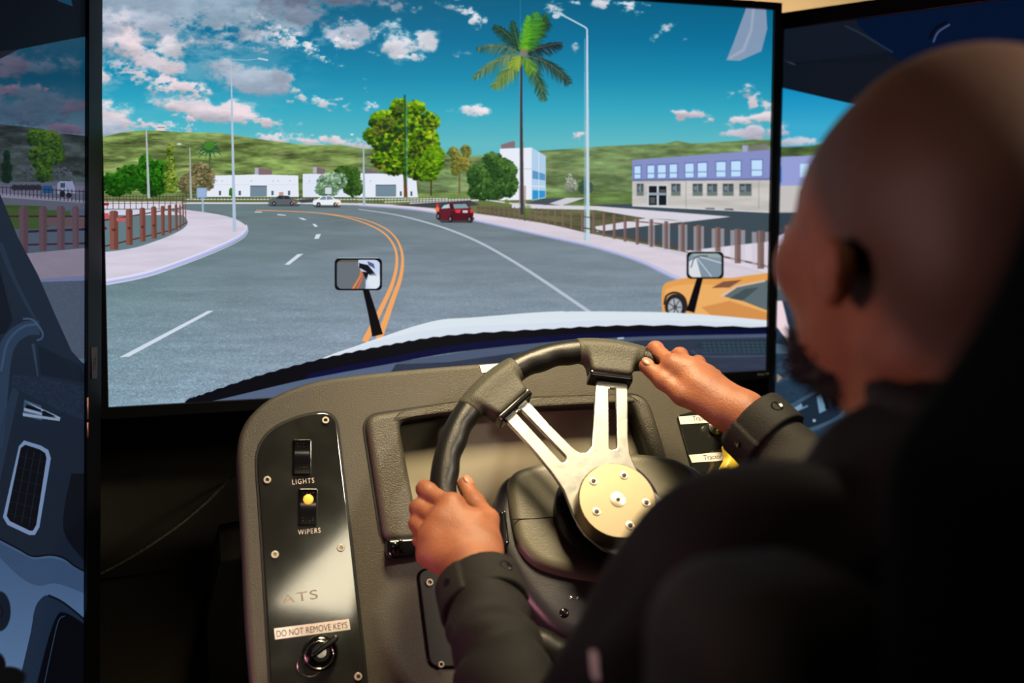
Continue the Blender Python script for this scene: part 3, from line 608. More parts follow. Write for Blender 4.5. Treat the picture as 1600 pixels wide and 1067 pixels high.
    # cars far
    def hcar(x, y, w, h, body, glass, flip=1):
        f = lambda u, v: (x+(w*u if flip > 0 else w*(1-u)), y+h*v)
        c.poly([f(0, .45), f(.15, .35), f(.3, .05), f(.62, 0), f(.78, .3), f(.98, .42), f(1, .75), f(.95, .85), f(.04, .85), f(0, .7)], body)
        c.poly([f(.22, .36), f(.33, .1), f(.46, .08), f(.46, .38)], glass); c.poly([f(.49, .08), f(.61, .06), f(.74, .33), f(.49, .38)], glass)
        for u in (.2, .8): c.ell(*f(u, .8), h*.19, h*.2, (26, 28, 32)); c.ell(*f(u, .8), h*.1, h*.11, (130, 134, 140))
    c.poly([(417, 319), (470, 319), (466, 322.5), (422, 322.5)], (60, 68, 76), .8)
    hcar(419, 305, 46, 16, (92, 98, 104), (44, 50, 58), -1); c.rect(457, 314, 461, 317, (214, 88, 54))
    c.poly([(466, 312), (490, 310), (492, 316), (470, 317)], (54, 60, 72), .8)
    c.poly([(488, 321), (534, 321), (530, 324.5), (494, 324.5)], (60, 68, 76), .8)
    hcar(489, 305.5, 44, 17.5, (236, 240, 246), (120, 140, 156)); c.rect(524, 316.5, 530, 319, (220, 160, 90))
    # dark red car
    c.poly([(682, 340), (742, 340), (738, 348), (690, 348)], (44, 50, 58), .8)
    c.poly([(682, 330), (692, 321), (700, 317.5), (722, 316.5), (732, 319), (736, 326), (740, 333), (739, 343), (735, 345.5), (692, 344), (683, 341)], (96, 30, 44)); c.poly([(704, 330), (740, 331), (739, 344), (706, 345)], (78, 20, 34))
    c.poly([(689, 326), (694, 320.5), (702, 318.5), (703, 325)], (178, 206, 214)); c.poly([(708, 319), (728, 318.5), (733, 325), (710, 326)], (122, 158, 166)); c.poly([(704, 318.5), (707, 318.5), (709, 326), (705, 327)], (70, 20, 30))
    c.poly([(711, 328), (720, 327), (719, 333), (712, 332)], (232, 52, 66)); c.poly([(734, 327), (739, 328), (739, 333), (735, 332)], (232, 52, 66)); c.rect(723, 328.5, 731, 332.5, (206, 196, 196))
    for x, y in ((685, 338), (704, 342), (734, 342.5)): c.ell(x, y, 3.4, 5.4, (24, 20, 24)); c.ell(x-.4, y, 1.6, 3, (120, 116, 120))
    c.ell(683.5, 321, 2.2, 3, (222, 40, 50)); c.ell(683.5, 327, 3, 4, (238, 120, 66)); 
    # yellow sports car bottom right
    Y1 = (226, 160, 84)
    c.poly(cr([(1036, 500), (1034, 470), (1036, 448), (1046, 440), (1075, 434), (1110, 432), (1140, 434), (1165, 431), (1250, 420)], 5)+[(1250, 520), (1036, 520)], Y1)
    c.poly(cr([(1040, 452), (1060, 446), (1100, 444), (1140, 452), (1200, 478), (1250, 496)], 4)+[(1250, 510), (1100, 492), (1040, 480)], (238, 178, 108), .8); c.poly([(1096, 480), (1140, 470), (1250, 505), (1250, 515), (1120, 500)], (196, 124, 62), .6)
    c.poly([(1112, 450), (1130, 440), (1160, 437), (1140, 449)], (126, 84, 66)); c.poly([(1126, 462), (1150, 447), (1196, 438), (1250, 434), (1250, 500), (1196, 484), (1160, 470)], (92, 108, 112)); c.poly([(1124, 462), (1150, 446), (1196, 437), (1196, 440), (1152, 449), (1130, 464)], (220, 186, 160)); c.poly([(1140, 466), (1165, 451), (1186, 449), (1160, 470)], (64, 78, 84), .9)
    c.line(cr([(1038, 476), (1042, 462), (1056, 457), (1070, 466), (1074, 486)]), 3, (52, 36, 34)); c.ell(1056, 479, 17, 20, (38, 34, 38)); c.ell(1055, 480, 11, 14, (168, 176, 184)); c.ell(1055, 480, 3, 4, (70, 74, 80))
    for k in range(7): a = k*.9; c.line([(1055, 480), (1055+10*np.cos(a), 480+13*np.sin(a))], 1.6, (66, 70, 76))
    # bonnet of the lorry, wiper strip, inside of its cab
    hood = cr([(430, 600), (500, 562), (560, 540), (600, 526), (645, 511), (690, 500), (740, 496.5), (850, 488), (930, 486.5), (1040, 488), (1120, 493), (1205, 501), (1250, 505)])
    c.grad(hood+[(1250, 520), (1080, 520), (850, 530), (700, 545), (430, 610)], (218, 228, 236), (224, 233, 242)); c.poly(cr([(500, 562), (600, 530), (700, 512), (850, 505), (1000, 500), (1250, 508)])+[(1250, 520), (850, 530), (500, 575)], (208, 218, 236), .5)
    c.line(hood[:60], 1.2, (236, 242, 248), .8)
    c.poly(cr([(330, 627), (480, 591), (700, 553), (850, 535), (1000, 526), (1250, 520)])+[(1250, 680), (330, 680)], (48, 56, 74), 1, c.noise(60, 8, 3)*.12+sp*.05)
    c.poly([(300, 632), (330, 626), (480, 591), (620, 566), (600, 600), (430, 640), (300, 645)], (88, 104, 132), .9); c.poly(cr([(600, 570), (700, 553), (850, 535), (1000, 526), (1200, 522)])+[(1200, 527), (1000, 532), (850, 545), (700, 566)], (84, 100, 126), .75)
    U = cr([(288, 629), (296, 622), (310, 618), (400, 588), (500, 561), (600, 540), (700, 524), (850, 514), (1000, 508), (1250, 512)], 10); U = [(x, y+(1.1 if i % 2 else -.6)) for i, (x, y) in enumerate(U)]
    Lw = cr([(288, 633), (330, 627), (480, 592), (600, 570), (700, 552), (850, 535), (1000, 526), (1250, 520)], 6)
    c.poly(U+Lw[::-1], (6, 8, 16)); c.poly(cr([(480, 584), (700, 541), (850, 525), (1000, 517), (1250, 514)])+cr([(480, 592), (700, 552), (850, 535), (1000, 526), (1250, 520)])[::-1], (6, 12, 58), .85)
    c.poly([(965, 527.5), (975, 527), (975, 529.5), (965, 530)], (180, 200, 220))
    c.poly(cr([(1088, 540), (1096, 534), (1120, 532), (1250, 530)], 4)+[(1250, 552), (1120, 553), (1100, 550)], (36, 52, 66))
    for y in (536, 541, 546, 550.5): c.line([(1096, y), (1250, y-1)], .9, (70, 90, 104), .8)
    for x in np.arange(1100, 1250, 7.5): c.line([(x, 533), (x+4, 552)], .9, (70, 90, 104), .8)
    c.line(cr([(1080, 548), (1110, 557), (1250, 555)]), 1.6, (82, 96, 124), .7)
    # mirrors on the bonnet
    def mirror(x0, y0, x1, y1, stalk, left):
        c.line(stalk, 9, (8, 8, 14), 1, 17 if left else 13)
        rq = lambda x0, y0, x1, y1, r: [(cx+r*np.cos(a), cy+r*np.sin(a)) for cx, cy, b in ((x1-r, y0+r, -90), (x1-r, y1-r, 0), (x0+r, y1-r, 90), (x0+r, y0+r, 180)) for a in np.radians(np.linspace(b, b+90, 6))]
        c.line([(x0+6, y0-.3), (x1-6, y0-.3)], 1.6, (190, 205, 220), .8); c.poly(rq(x0, y0, x1, y1, 7), (10, 12, 16))
        b = 3.2; r = 8; x0, y0, x1, y1 = x0+b, y0+b*.8, x1-b, y1-b*.7
        q = rq(x0, y0, x1, y1, r)
        m, i0, i1, j0, j1 = c.mask(q); keep = c.a.copy()
        if left:
            c.rect(x0, y0, x1, y1, (104, 112, 120)); c.rect(x0, y0, x1, y0+4, (86, 96, 90)); c.rect(x0, y0+3, 560, y0+5, (150, 100, 100), .5)
            c.poly([(560, y0), (x1, y0), (x1, y1), (571, y1), (572, 437), (566, 425), (560, 416)], (200, 212, 240)); c.poly([(561, 411), (575, 414), (590, 432), (578, 430), (572, 424), (561, 418)], (18, 20, 30)); c.poly([(574, 408), (584, 412), (586, 420), (576, 414)], (80, 90, 130)); c.poly([(566, 424), (576, 426), (573, 438), (570, 433)], (14, 16, 22)); c.ell(586, 440, 13, 12, (224, 232, 240), .9, .5)
            c.line([(564, 422), (563, 432), (551, 452)], 1.6, (236, 130, 60), 1, 3.4); c.line([(566, 424), (566, 434), (558, 452)], 1.6, (214, 104, 60), 1, 3)
        else:
            c.rect(x0, y0, x1, y1, (128, 146, 160)); c.poly([(x0, y0), (x1, y0), (x1, y0+7), (1100, y0+4), (1088, y0+6)], (150, 168, 164)); c.poly([(1088, 403), (x0, 409), (x0, y1), (1096, y1)], (216, 222, 228)); c.line([(1089, 403), (1112, 432)], 1.2, (214, 222, 230)); c.line([(1093, 401), (x1, 411)], 1.6, (206, 206, 216)); c.line(cr([(1080, 418), (1085, 404), (1094, 400), (1106, 400)]), 1.3, (30, 44, 70))
        nw = c.a[j0:j1, i0:i1].copy(); c.a[:] = keep; c.a[j0:j1, i0:i1] += (nw-c.a[j0:j1, i0:i1])*m[..., None]
    mirror(523, 403.5, 597, 453.5, [(571, 450), (582, 490), (590, 524)], 1)
    mirror(1073, 393.5, 1131, 435.5, [(1094, 434), (1086, 462), (1079, 487)], 0)
    # grey slanted shape, upper right
    c.poly([(1135, 94), (1145, 70), (1167, 10), (1197, 10), (1199, 45), (1190, 80), (1156, 95)], (150, 158, 184), .85); c.poly([(1138, 90), (1160, 76), (1172, 46), (1176, 10), (1180, 10), (1176, 48), (1164, 80), (1140, 93)], (176, 182, 204), .5)
    c.line([(145, 0), (1250, 0)], .1, (0, 0, 0), 0)
    return c

def paint_left():
    c = Cv(-60, -120, 140, 1130, 2, 9)
    st = np.array([[-120, 30, 70, 95], [60, 34, 84, 110], [120, 10, 78, 108], [180, 70, 106, 128], [215, 100, 128, 150], [1200, 80, 100, 120]], float)
    for k in range(3): c.a[:, :, k] = (np.interp(c.Y, st[:,0], st[:,k+1])/255.)[:, None]
    A = (104, 100, 122); B = (84, 104, 126)
    c.clouds([(20, 100, 42, 22, -20, 1.5, A), (65, 105, 22, 16, 0, 1.2, B), (10, 140, 60, 9, 0, 1.8, (142, 110, 132)), (50, 152, 50, 18, 10, 1.6, B), (110, 100, 20, 20, 0, .9, B), (20, 170, 70, 20, 0, 1.4, B), (115, 165, 25, 16, 0, 1.2, A), (70, 185, 60, 12, 0, 1.2, B), (100, 200, 30, 8, 4, 1.6, (126, 106, 130))])
    tx = c.noise(30, 10, 4, .6); sp = c.noise(3, 2, 3)
    c.poly([(-60, 190), (0, 194), (50, 199), (90, 208), (140, 213), (140, 330), (-60, 330)], (60, 70, 72), 1, tx*.7)
    c.rect(-60, 284, 140, 330, (96, 102, 120)); c.poly([(-60, 318), (70, 322), (62, 327), (-60, 327)], (60, 84, 40)); c.rect(-60, 327, 140, 420, (84, 98, 118)); c.poly([(-60, 322), (110, 330), (110, 336), (70, 358), (-60, 358)], (66, 92, 44)); c.poly([(75, 338), (140, 342), (140, 356), (70, 352)], (104, 84, 90)); c.line([(40, 362), (140, 358)], 3.6, (46, 36, 54))
    c.tree([(60, 215, 18, 15), (80, 225, 16, 20), (66, 245, 20, 18), (68, 268, 14, 16), (92, 240, 10, 16)], 700, [(18, 40, 20), (36, 70, 24), (66, 104, 30), (96, 120, 36)], 2.6, 4)
    c.tree([(45, 270, 10, 12), (98, 272, 14, 12), (108, 280, 9, 12)], 200, [(60, 70, 78), (90, 100, 108)], 1.8, 5); c.tree([(11, 245, 5, 10), (11, 262, 8, 12), (11, 276, 8, 10)], 200, [(8, 30, 24), (18, 52, 30)], 1.8, 6)
    c.rect(-60, 290, 140, 303, (112, 112, 136)); c.poly([(-60, 296), (140, 314), (140, 318), (-60, 304)], (144, 140, 164))
    for x in range(24, 66, 9): c.ell(x, 293, 6, 4.5, (24, 28, 38), .8, .4)
    c.rect(67, 290, 82, 302, (24, 84, 140)); c.poly([(90, 287), (94, 283), (114, 283), (120, 302), (90, 303)], (150, 160, 190)); c.rect(95, 286, 102, 293, (60, 70, 96)); c.ell(98, 303, 4, 5, (22, 26, 36)); c.ell(108, 305, 4, 4, (22, 26, 36))
    for x in np.arange(-2, 134, 6): c.rect(x, 290+x*.05, x+1.2, 304+x*.1, (40, 34, 50), .8)
    c.line([(-60, 289), (140, 300)], 1.2, (44, 36, 52), .8)
    c.line([(-60, 338), (140, 338)], 2.4, (58, 38, 48)); c.line([(-60, 385), (140, 380)], 2.6, (54, 36, 46))
    for xa, xb, yb in ((30, 45, 395), (61, 74, 392), (89, 102, 390), (113, 124, 387)): c.poly([(xa, 325), (xa+3, 322), (xb-3, 322), (xb, 325), (xb-.5, yb), (xa+1, yb)], (92, 70, 80)); c.poly([(xa, 325), (xa+3, 322), (xa+7, 322), (xa+7, yb), (xa+1, yb)], (106, 84, 94), .7)
    c.poly([(-60, 398), (40, 396), (140, 387), (140, 432), (60, 441), (-60, 445)], (150, 142, 160), 1, tx*.05); c.poly([(-60, 436), (60, 436), (140, 430), (140, 438), (62, 446), (-60, 446)], (124, 132, 172)); c.poly([(-60, 445), (140, 438), (140, 560), (-60, 560)], (82, 96, 116), 1, sp*.06)
    # dark cab
    ink = (12, 17, 26)
    c.poly([(-60, -120), (140, -120), (140, 56), (100, 63), (30, 77), (20, 82), (0, 92), (-60, 110)], ink, 1, sp*.1); c.poly([(0, 80), (30, 77), (0, 91)], (30, 36, 46)); c.poly([(80, -10), (92, 2), (114, 10), (110, -10)], (22, 70, 100))
    c.grad([(-60, 260), (0, 302), (28, 370), (60, 430), (88, 495), (112, 548), (128, 566), (140, 572), (140, 1130), (-60, 1130)], (30, 44, 62), (22, 32, 48)); 
    c.line(cr([(0, 380), (20, 430), (45, 480), (68, 520)]), 9, (42, 60, 82), .7, 3); c.poly([(-60, 400), (0, 420), (20, 500), (10, 520), (-60, 540)], (12, 20, 32), .8)
    c.line(cr([(62, 512), (40, 514), (18, 530), (6, 560), (0, 620), (-8, 700)]), 22, (44, 66, 92), .95, 26); c.line(cr([(58, 506), (34, 512), (12, 536), (2, 580)]), 4, (70, 98, 130), .6, 4); c.line(cr([(36, 498), (52, 500), (66, 518), (66, 528), (58, 532)]), 3, (74, 98, 126), .85)
    c.line([(52, 537), (60, 590)], 5, (60, 80, 104), .7, 2); c.poly([(60, 540), (125, 570), (140, 600), (64, 585)], (18, 30, 46), .9); c.poly([(20, 586), (60, 588), (110, 600), (140, 606), (140, 660), (90, 640), (40, 614), (18, 604)], (32, 46, 66), .9, sp*.25)
    c.poly([(20, 604), (30, 612), (-10, 800), (-40, 800)], (40, 58, 80), .8)
    c.poly([(38, 624), (65, 634), (66, 657), (36, 650)], (60, 84, 112)); 
    for q in ([(39, 626), (95, 652), (94, 656), (66, 642)], [(38, 637), (66, 645), (66, 649), (38, 642)], [(36, 645), (94, 654), (94, 658), (36, 650)]): c.poly(q, (150, 172, 196))
    c.poly([(42, 632), (64, 640), (64, 643), (40, 637)], (6, 10, 18)); c.poly([(68, 641), (88, 651), (68, 648)], (10, 16, 26))
    vo = [(30, 697), (38, 688), (64, 696), (76, 703), (80, 716), (62, 824), (55, 836), (46, 836), (12, 820), (5, 808)]; vi = [(33, 700), (40, 695), (62, 702), (71, 708), (73, 716), (57, 820), (52, 829), (47, 829), (16, 814), (11, 806)]
    c.poly(vo, (128, 156, 194)); c.poly(vi, (8, 12, 20)); 
    for k in range(1, 4): c.line([(33+k*10.5, 698+k*3.5), (11+k*11.5, 808+k*5)], 1.3, (26, 38, 54), .9)
    for k in range(6): c.line([(30-k*3.4, 712+k*18), (70-k*3, 722+k*18)], .8, (24, 36, 50), .8)
    c.poly(cr([(112, 740), (100, 800), (104, 840), (140, 885)])+[(140, 740)], (10, 14, 24), .9)
    door = cr([(-60, 810), (0, 842), (30, 858), (52, 869), (80, 867), (100, 872), (118, 885), (140, 896)])
    c.grad(door+[(140, 1130), (-60, 1130)], (64, 92, 128), (104, 138, 178)); c.line(door, 2.6, (10, 14, 22)); c.poly(cr([(-20, 850), (30, 900), (60, 915), (90, 912), (140, 930)])+[(140, 896), (118, 888), (100, 876), (80, 872), (52, 874), (0, 848)], (52, 76, 108), .7)
    c.poly(cr([(30, 1067), (48, 990), (54, 955), (62, 938), (76, 930), (100, 942), (140, 972)])+[(140, 1130), (10, 1130)], (28, 44, 66)); c.poly(cr([(44, 1130), (70, 1020), (88, 965), (104, 958), (140, 980)])+[(140, 1130)], (6, 8, 16)); c.line(cr([(76, 930), (100, 942), (140, 974)]), 3, (12, 16, 28)); c.line(cr([(70, 1067), (82, 1010), (92, 970), (102, 962)]), 1.5, (50, 72, 100))
    c.ell(0, 955, 17, 31, (16, 26, 42), 1, .1); c.line([(2, 945), (5, 958), (2, 966)], 1.5, (4, 6, 10))
    c.a *= np.array([.84, .84, .86])
    c.ell(14, 1058, 26, 16, (3, 3, 5), 1, .3); c.ell(-5, 1040, 14, 20, (3, 3, 5), 1, .3)
    return c

def paint_right():
    c = Cv(1200, -140, 1760, 1130, 1.5, 21)
    st = np.array([[-140, 8, 120, 180], [130, 10, 135, 190], [200, 60, 170, 205], [1200, 90, 180, 200]], float)
    for k in range(3): c.a[:, :, k] = (np.interp(c.Y, st[:,0], st[:,k+1])/255.)[:, None]
    tx = c.noise(40, 10, 4, .6); sp = c.noise(5, 3, 3)
    c.clouds([(1225, 200, 14, 10, 0, 1.4, (214, 196, 210)), (1240, 222, 40, 8, 0, 1.6, (200, 200, 212))])
    c.poly([(1200, 231), (1250, 229), (1300, 225), (1760, 240), (1760, 340), (1200, 340)], (92, 116, 66), 1, tx*.6)
    c.poly([(1200, 246), (1240, 244), (1400, 240), (1400, 290), (1200, 290)], (150, 158, 214)); c.rect(1214, 260, 1221, 285, (44, 120, 206)); c.rect(1215, 264, 1219, 283, (190, 226, 250)); c.rect(1200, 290, 1420, 340, (196, 192, 190)); c.rect(1200, 332, 1500, 372, (52, 66, 78)); c.rect(1200, 372, 1500, 400, (190, 180, 200)); c.rect(1200, 400, 1500, 450, (150, 130, 130)); c.rect(1200, 450, 1760, 470, (70, 86, 96))
    c.poly([(1213, 370), (1228, 364), (1228, 372), (1213, 378)], (200, 190, 214))
    c.poly([(1400, 240), (1760, 232), (1760, 290), (1400, 290)], (140, 148, 206)); c.rect(1400, 290, 1760, 340, (196, 192, 190)); c.rect(1500, 332, 1760, 372, (52, 66, 78)); c.rect(1400, 372, 1760, 400, (196, 186, 204)); c.rect(1200, 400, 1760, 452, (104, 116, 124)); c.line([(1200, 402), (1760, 398)], 4, (176, 180, 220)); c.line([(1200, 430), (1760, 424)], 2, (200, 206, 214))
    for x in range(1250, 1760, 26): c.rect(x, 256, x+15, 277, (190, 222, 250)); c.rect(x+2, 298, x+15, 318, (76, 90, 96))
    for x in range(1226, 1760, 24): c.rect(x, 352, x+9, 394, (112, 88, 84))
    c.line([(1200, 360), (1760, 360)], 2, (92, 64, 62)); c.line([(1200, 386), (1760, 386)], 2, (92, 64, 62)); c.rect(1200, 452, 1760, 480, (70, 86, 96))
    c.poly([(1200, 470), (1760, 470), (1760, 1130), (1200, 1130)], (36, 56, 76), 1, sp*.12); c.poly([(1213, 470), (1222, 470), (1232, 510), (1235, 538), (1213, 510)], (238, 214, 222))
    c.poly([(1200, 535), (1235, 540), (1400, 545), (1760, 560), (1760, 574), (1400, 556), (1200, 552)], (74, 100, 118)); c.poly([(1380, 640), (1760, 600), (1760, 1130), (1460, 1130), (1400, 860)], (24, 38, 54)); c.line(cr([(1380, 640), (1400, 860), (1460, 1130)]), 4, (70, 96, 120)); c.ell(1600, 900, 60, 60, (14, 22, 34), 1, .06); c.ell(1600, 900, 50, 50, (34, 50, 68), .6, .06); c.poly([(1213, 570), (1235, 548), (1240, 590), (1215, 600)], (44, 62, 80), 1, sp*.5); c.poly([(1214, 584), (1222, 590), (1214, 598)], (150, 130, 116))
    vo = cr([(1180, 650), (1220, 640), (1290, 600), (1300, 600), (1322, 606), (1330, 628), (1326, 645), (1300, 662), (1200, 700)], 4); c.poly(vo, (62, 86, 108)); c.poly(cr([(1190, 660), (1222, 646), (1288, 607), (1305, 606), (1318, 614), (1322, 632), (1298, 656), (1200, 690)], 4), (26, 40, 56)); c.poly([(1225, 646), (1252, 630), (1254, 636), (1230, 650)], (120, 152, 180)); c.poly([(1276, 620), (1286, 612), (1292, 640), (1280, 646)], (110, 146, 176)); c.poly([(1284, 612), (1290, 614), (1296, 638), (1290, 640)], (10, 16, 24)); c.rect(1270, 655, 1274, 659, (170, 190, 206)); c.line([(1222, 652), (1262, 634)], 2, (120, 150, 176))
    roof = [(1200, -140), (1760, -140), (1760, 260), (1300, 155), (1286, 151), (1218, 134), (1200, 130)]
    c.poly(roof, (14, 20, 30), 1, sp*.1); c.poly([(1200, 92), (1240, 100), (1400, 96), (1400, 170), (1300, 155), (1200, 132)], (16, 22, 32)); c.line([(1220, 92), (1242, 101)], 1.6, (70, 80, 90), .8); c.poly([(1200, 50), (1290, 36), (1360, 20), (1400, 80), (1240, 98), (1200, 90)], (18, 26, 38), .8)
    c.poly([(1330, -20), (1760, -60), (1760, 240), (1400, 92), (1340, 40)], (3, 18, 44)); c.line(cr([(1320, 40), (1350, 55), (1395, 82)]), 3, (34, 50, 68), .8); c.line(cr([(1452, 60), (1462, 44), (1480, 34)]), 4, (4, 8, 20)); c.line(cr([(1458, 66), (1466, 50), (1484, 38)]), 3, (70, 84, 120), .9)
    return c
CVC, CVL, CVR = paint_centre(), paint_left(), paint_right()
# ---------------------------------------------------------------- room
def slab(name, lo, hi, m):
    v, f = boxv((np.array(lo)+np.array(hi))/2, (np.array(hi)-np.array(lo))/2); return struct(put_obj(name, v, f, m, smooth=False))
slab('floor', (-2.2, -2.4, -.1), (3.4, 2.75, 0), M_carpet); slab('ceiling', (-2.2, -2.4, 2.6), (3.4, 2.75, 2.7), M_ceil)
slab('wall_back', (-2.2, 2.65, 0), (3.4, 2.75, 2.6), M_wall); slab('wall_front', (-2.2, -2.4, 0), (3.4, -2.3, 2.6), M_dark)
slab('wall_left', (-2.2, -2.3, 0), (-2.1, 2.65, 2.6), M_dark); slab('wall_right', (3.3, -2.3, 0), (3.4, 2.65, 2.6), M_dark)
def light_panel(label, cx, cy, wx, wy, rot, col, st):
    t = thing('light_panel', label, 'light', (cx, cy, 2.56)); fr = Frame((cx, cy, 2.6), (0, 0, -1), u=(math.cos(rot), math.sin(rot), 0))
    q = [(-wx/2, -wy/2), (wx/2, -wy/2), (wx/2, wy/2), (-wx/2, wy/2)]; o = [(x*(1+.04/wx), y*(1+.04/wy)) for x, y in q]
    v, f = plate(fr, [o, q], 0, .03, .002, 2); put_obj('frame', v, f, M_ceil, t, sharp=35)
    v, f = plate(fr, [q], 0, .02); put_obj('diffuser', v, f, mat('lit_diffuser', (.8, .8, .8), .5, emis=col, est=st), t, False)
light_panel('added warm glow panel above the driver', .78, .02, .56, .60, 0, (1., .86, .64), .9)  # unseen panel added so the metal spokes have something bright to reflect
light_panel('slanted warm ceiling light panel far behind the camera', .74, -1.72, .56, 1.05, math.radians(-26.6), (1., .88, .62), 9.)
area('wall_wash', (1.55, 2.25, 1.72), (1.6, 2.65, 2.2), .9, 5.5, (1., .80, .50), .06)

# ---------------------------------------------------------------- screens
def picture(name, cv, fr, a0, a1, b0, b1, W, H):
    A, B = np.meshgrid(a0+(a1-a0)*(np.arange(W)+.5)/W, b0+(b1-b0)*(np.arange(H)+.5)/H)
    P = fr.o+A[..., None]*fr.u+B[..., None]*fr.v; x, y = proj(P)
    x = np.clip((x-cv.x0)*cv.sc-.5, 0, cv.w-1.01); y = np.clip((y-cv.y0)*cv.sc-.5, 0, cv.h-1.01); i = x.astype(int); j = y.astype(int); fx = (x-i)[..., None]; fy = (y-j)[..., None]
    a = cv.a; c = (a[j, i]*(1-fx)+a[j, i+1]*fx)*(1-fy)+(a[j+1, i]*(1-fx)+a[j+1, i+1]*fx)*fy
    buf = np.ones((H, W, 4), np.float32); buf[..., :3] = np.clip(c, 0, 1)
    im = bpy.data.images.new(name, W, H, alpha=False); im.pixels.foreach_set(buf.ravel()); im.update(); im.pack()
    m = bpy.data.materials.new(name); m.use_nodes = True; nt = m.node_tree; b = nt.nodes['Principled BSDF']
    t = nt.nodes.new('ShaderNodeTexImage'); t.image = im; t.extension = 'EXTEND'; uv = nt.nodes.new('ShaderNodeUVMap'); uv.uv_map = 'UVMap'
    nt.links.new(uv.outputs[0], t.inputs[0]); nt.links.new(t.outputs[0], b.inputs['Emission Color']); b.inputs['Emission Strength'].default_value = 1.
    b.inputs['Base Color'].default_value = (.004, .004, .005, 1); b.inputs['Roughness'].default_value = .35; b.inputs['Specular IOR Level'].default_value = .15
    return m
def screen_obj(fr, quad, a0, a1, b0, b1, m, parent, h):
    V = [fr.w(a, b, h) for a, b in quad]; o = put_obj('screen', V, [(0, 1, 2, 3)], m, parent, False)
    uv = o.data.uv_layers.new(name='UVMap'); 
    for l in o.data.loops: a, b = quad[l.vertex_index]; uv.data[l.index].uv = ((a-a0)/(a1-a0), (b-b0)/(b1-b0))
    return o
M_bez = mat('black_bezel', (.005, .005, .006), .3)
M_bez2 = mat('satin_bezel', (.012, .011, .012), .4)
def monitor(label, fr, quad, outer, depth, cv, res, rim=.006):
    q = np.array(quad); a0, b0 = q.min(0); a1, b1 = q.max(0)
    o = np.array(outer); base = fr.w(*(o.mean(0)), -depth/2)
    t = thing('monitor', label, 'monitor', base)
    v, f = plate(fr, [[tuple(p) for p in outer]], -depth, -.004, .003); put_obj('housing', v, f, M_blk, t, sharp=35)
    v, f = plate(fr, [[tuple(p) for p in outer], [tuple(p) for p in quad]], -.004, rim, .0012, 2); put_obj('bezel', v, f, M_bez, t, sharp=35)
    screen_obj(fr, quad, a0, a1, b0, b1, picture('shown_picture', cv, fr, a0, a1, b0, b1, *res), t, -.0005)
    return t
FC = Frame((0, 1.575, 1.25), (0, -1, 0))
qc = [FC.px(170, 635.5), FC.px(1196.5, 578), FC.px(1208, 16), FC.px(155, -55)]
oc = [FC.px(157, 655), FC.px(1205, 590.5), FC.px(1219.5, 5.5), FC.px(141, -72)]
mc = monitor('wide centre screen showing the curving road, palm tree and lorry bonnet', FC, qc, oc, .05, CVC, (1900, 1120))
fb = FC; p0 = fb.px(1181, 583.5); p1 = fb.px(1199, 582.5)
v, f = text_mesh('Roku TV', FC, p0[0], p0[1]-.003, p1[0]-p0[0], p1[1]-p0[1], .0045, .0068); put_obj('lettering', v, f, mat('grey_print', (.25, .24, .22), .5), mc, False)
# upright screens turned inwards on both sides
nl = nrm((-.8, -.6, 0)); dl = np.array([-.6, -.8, 0.]); nl = np.array([.8, -.6, 0.])
yw = lambda x, y, Y: CAM+ray(x, y)*(Y/ray(x, y)[1])
PT, PB = yw(133.5, 60, 1.535), yw(131, 1067, 1.535); PL0 = PB+(PT-PB)*((1.15-PB[2])/(PT[2]-PB[2])); upl = nrm(PT-PB)
FL = Frame(PL0, nrm(np.cross((-.6, -.8, 0), upl)*(1 if np.cross((-.6, -.8, 0), upl)[1] < 0 else -1)), up=upl)
ae = FL.px(131.5, 800)[0]; aw = FL.px(152.5, 800)[0]; at_ = FL.px(134, 100)[0]
ql = [(ae-.60, -.60), (ae, -.60), (ae, .47), (ae-.60, .47)]; ol = [(ae-.612, -.612), (aw, -.612), (aw, .482), (ae-.612, .482)]
ml = monitor('upright screen along the left edge showing a dark lorry cab side and fence posts', FL, ql, ol, .045, CVL, (900, 1590))
c0 = FL.px(142.3, 592, .0065); c1 = FL.px(153, 542, .0065); c0b = FL.px(142.3, 542, .0065)
aa, ab_ = FL.px(142.5, 592, .006), FL.px(151.2, 542, .006)
v, f = plate(FL, [[(aa[0], aa[1]), (ab_[0], aa[1]), (ab_[0], ab_[1]), (aa[0], ab_[1])]], .0058, .0075, .0005, 1); put_obj('brand_plate', v, f, mat('mauve_grey_plate', (.075, .06, .065), .4), ml)
xm = (aa[0]+ab_[0])/2; v, f = text_mesh('TCL', FL, xm+.0022, aa[1]+.012, 0, .020, .0048, .0078); put_obj('lettering', v, f, M_blk, ml, False)
for ya, yb in ((621, 655), (660, 683)):  # pink glint on the bezel, built in as copper-coloured strips
    xa = FL.px(136, ya, .0062); xb = FL.px(138.2, yb, .0062); v, f = plate(FL, [[(xa[0], xb[1]), (xb[0], xb[1]), (xb[0], xa[1]), (xa[0], xa[1])]], .0055, .0066); put_obj('glint_strip', v, f, mat('painted_glint', (.75, .38, .28), .5, .7), ml)
dr = np.array([.59, -.81, 0]); nr = nrm(np.cross(dr, (0, 0, 1)));  nr = nr if nr[1] < 0 else -nr
PR0 = CAM+ray(1214, 22)*(1.665/ray(1214, 22)[1]); FR = Frame((PR0[0], PR0[1], 1.15), nr)
zt = FR.px(1222, 21)[1]; zi = FR.px(1222, 46)[1]; a_in = FR.px(1219, 300)[0]
qr = [(a_in, zi-1.06), (a_in+.60, zi-1.06), (a_in+.60, zi), (a_in, zi)]; orr = [(a_in-.012, zi-1.072), (a_in+.612, zi-1.072), (a_in+.612, zt), (a_in-.012, zt)]
mr_ = monitor("upright screen on the right behind the driver's head showing a dark cab interior", FR, qr, orr, .045, CVR, (900, 1590))
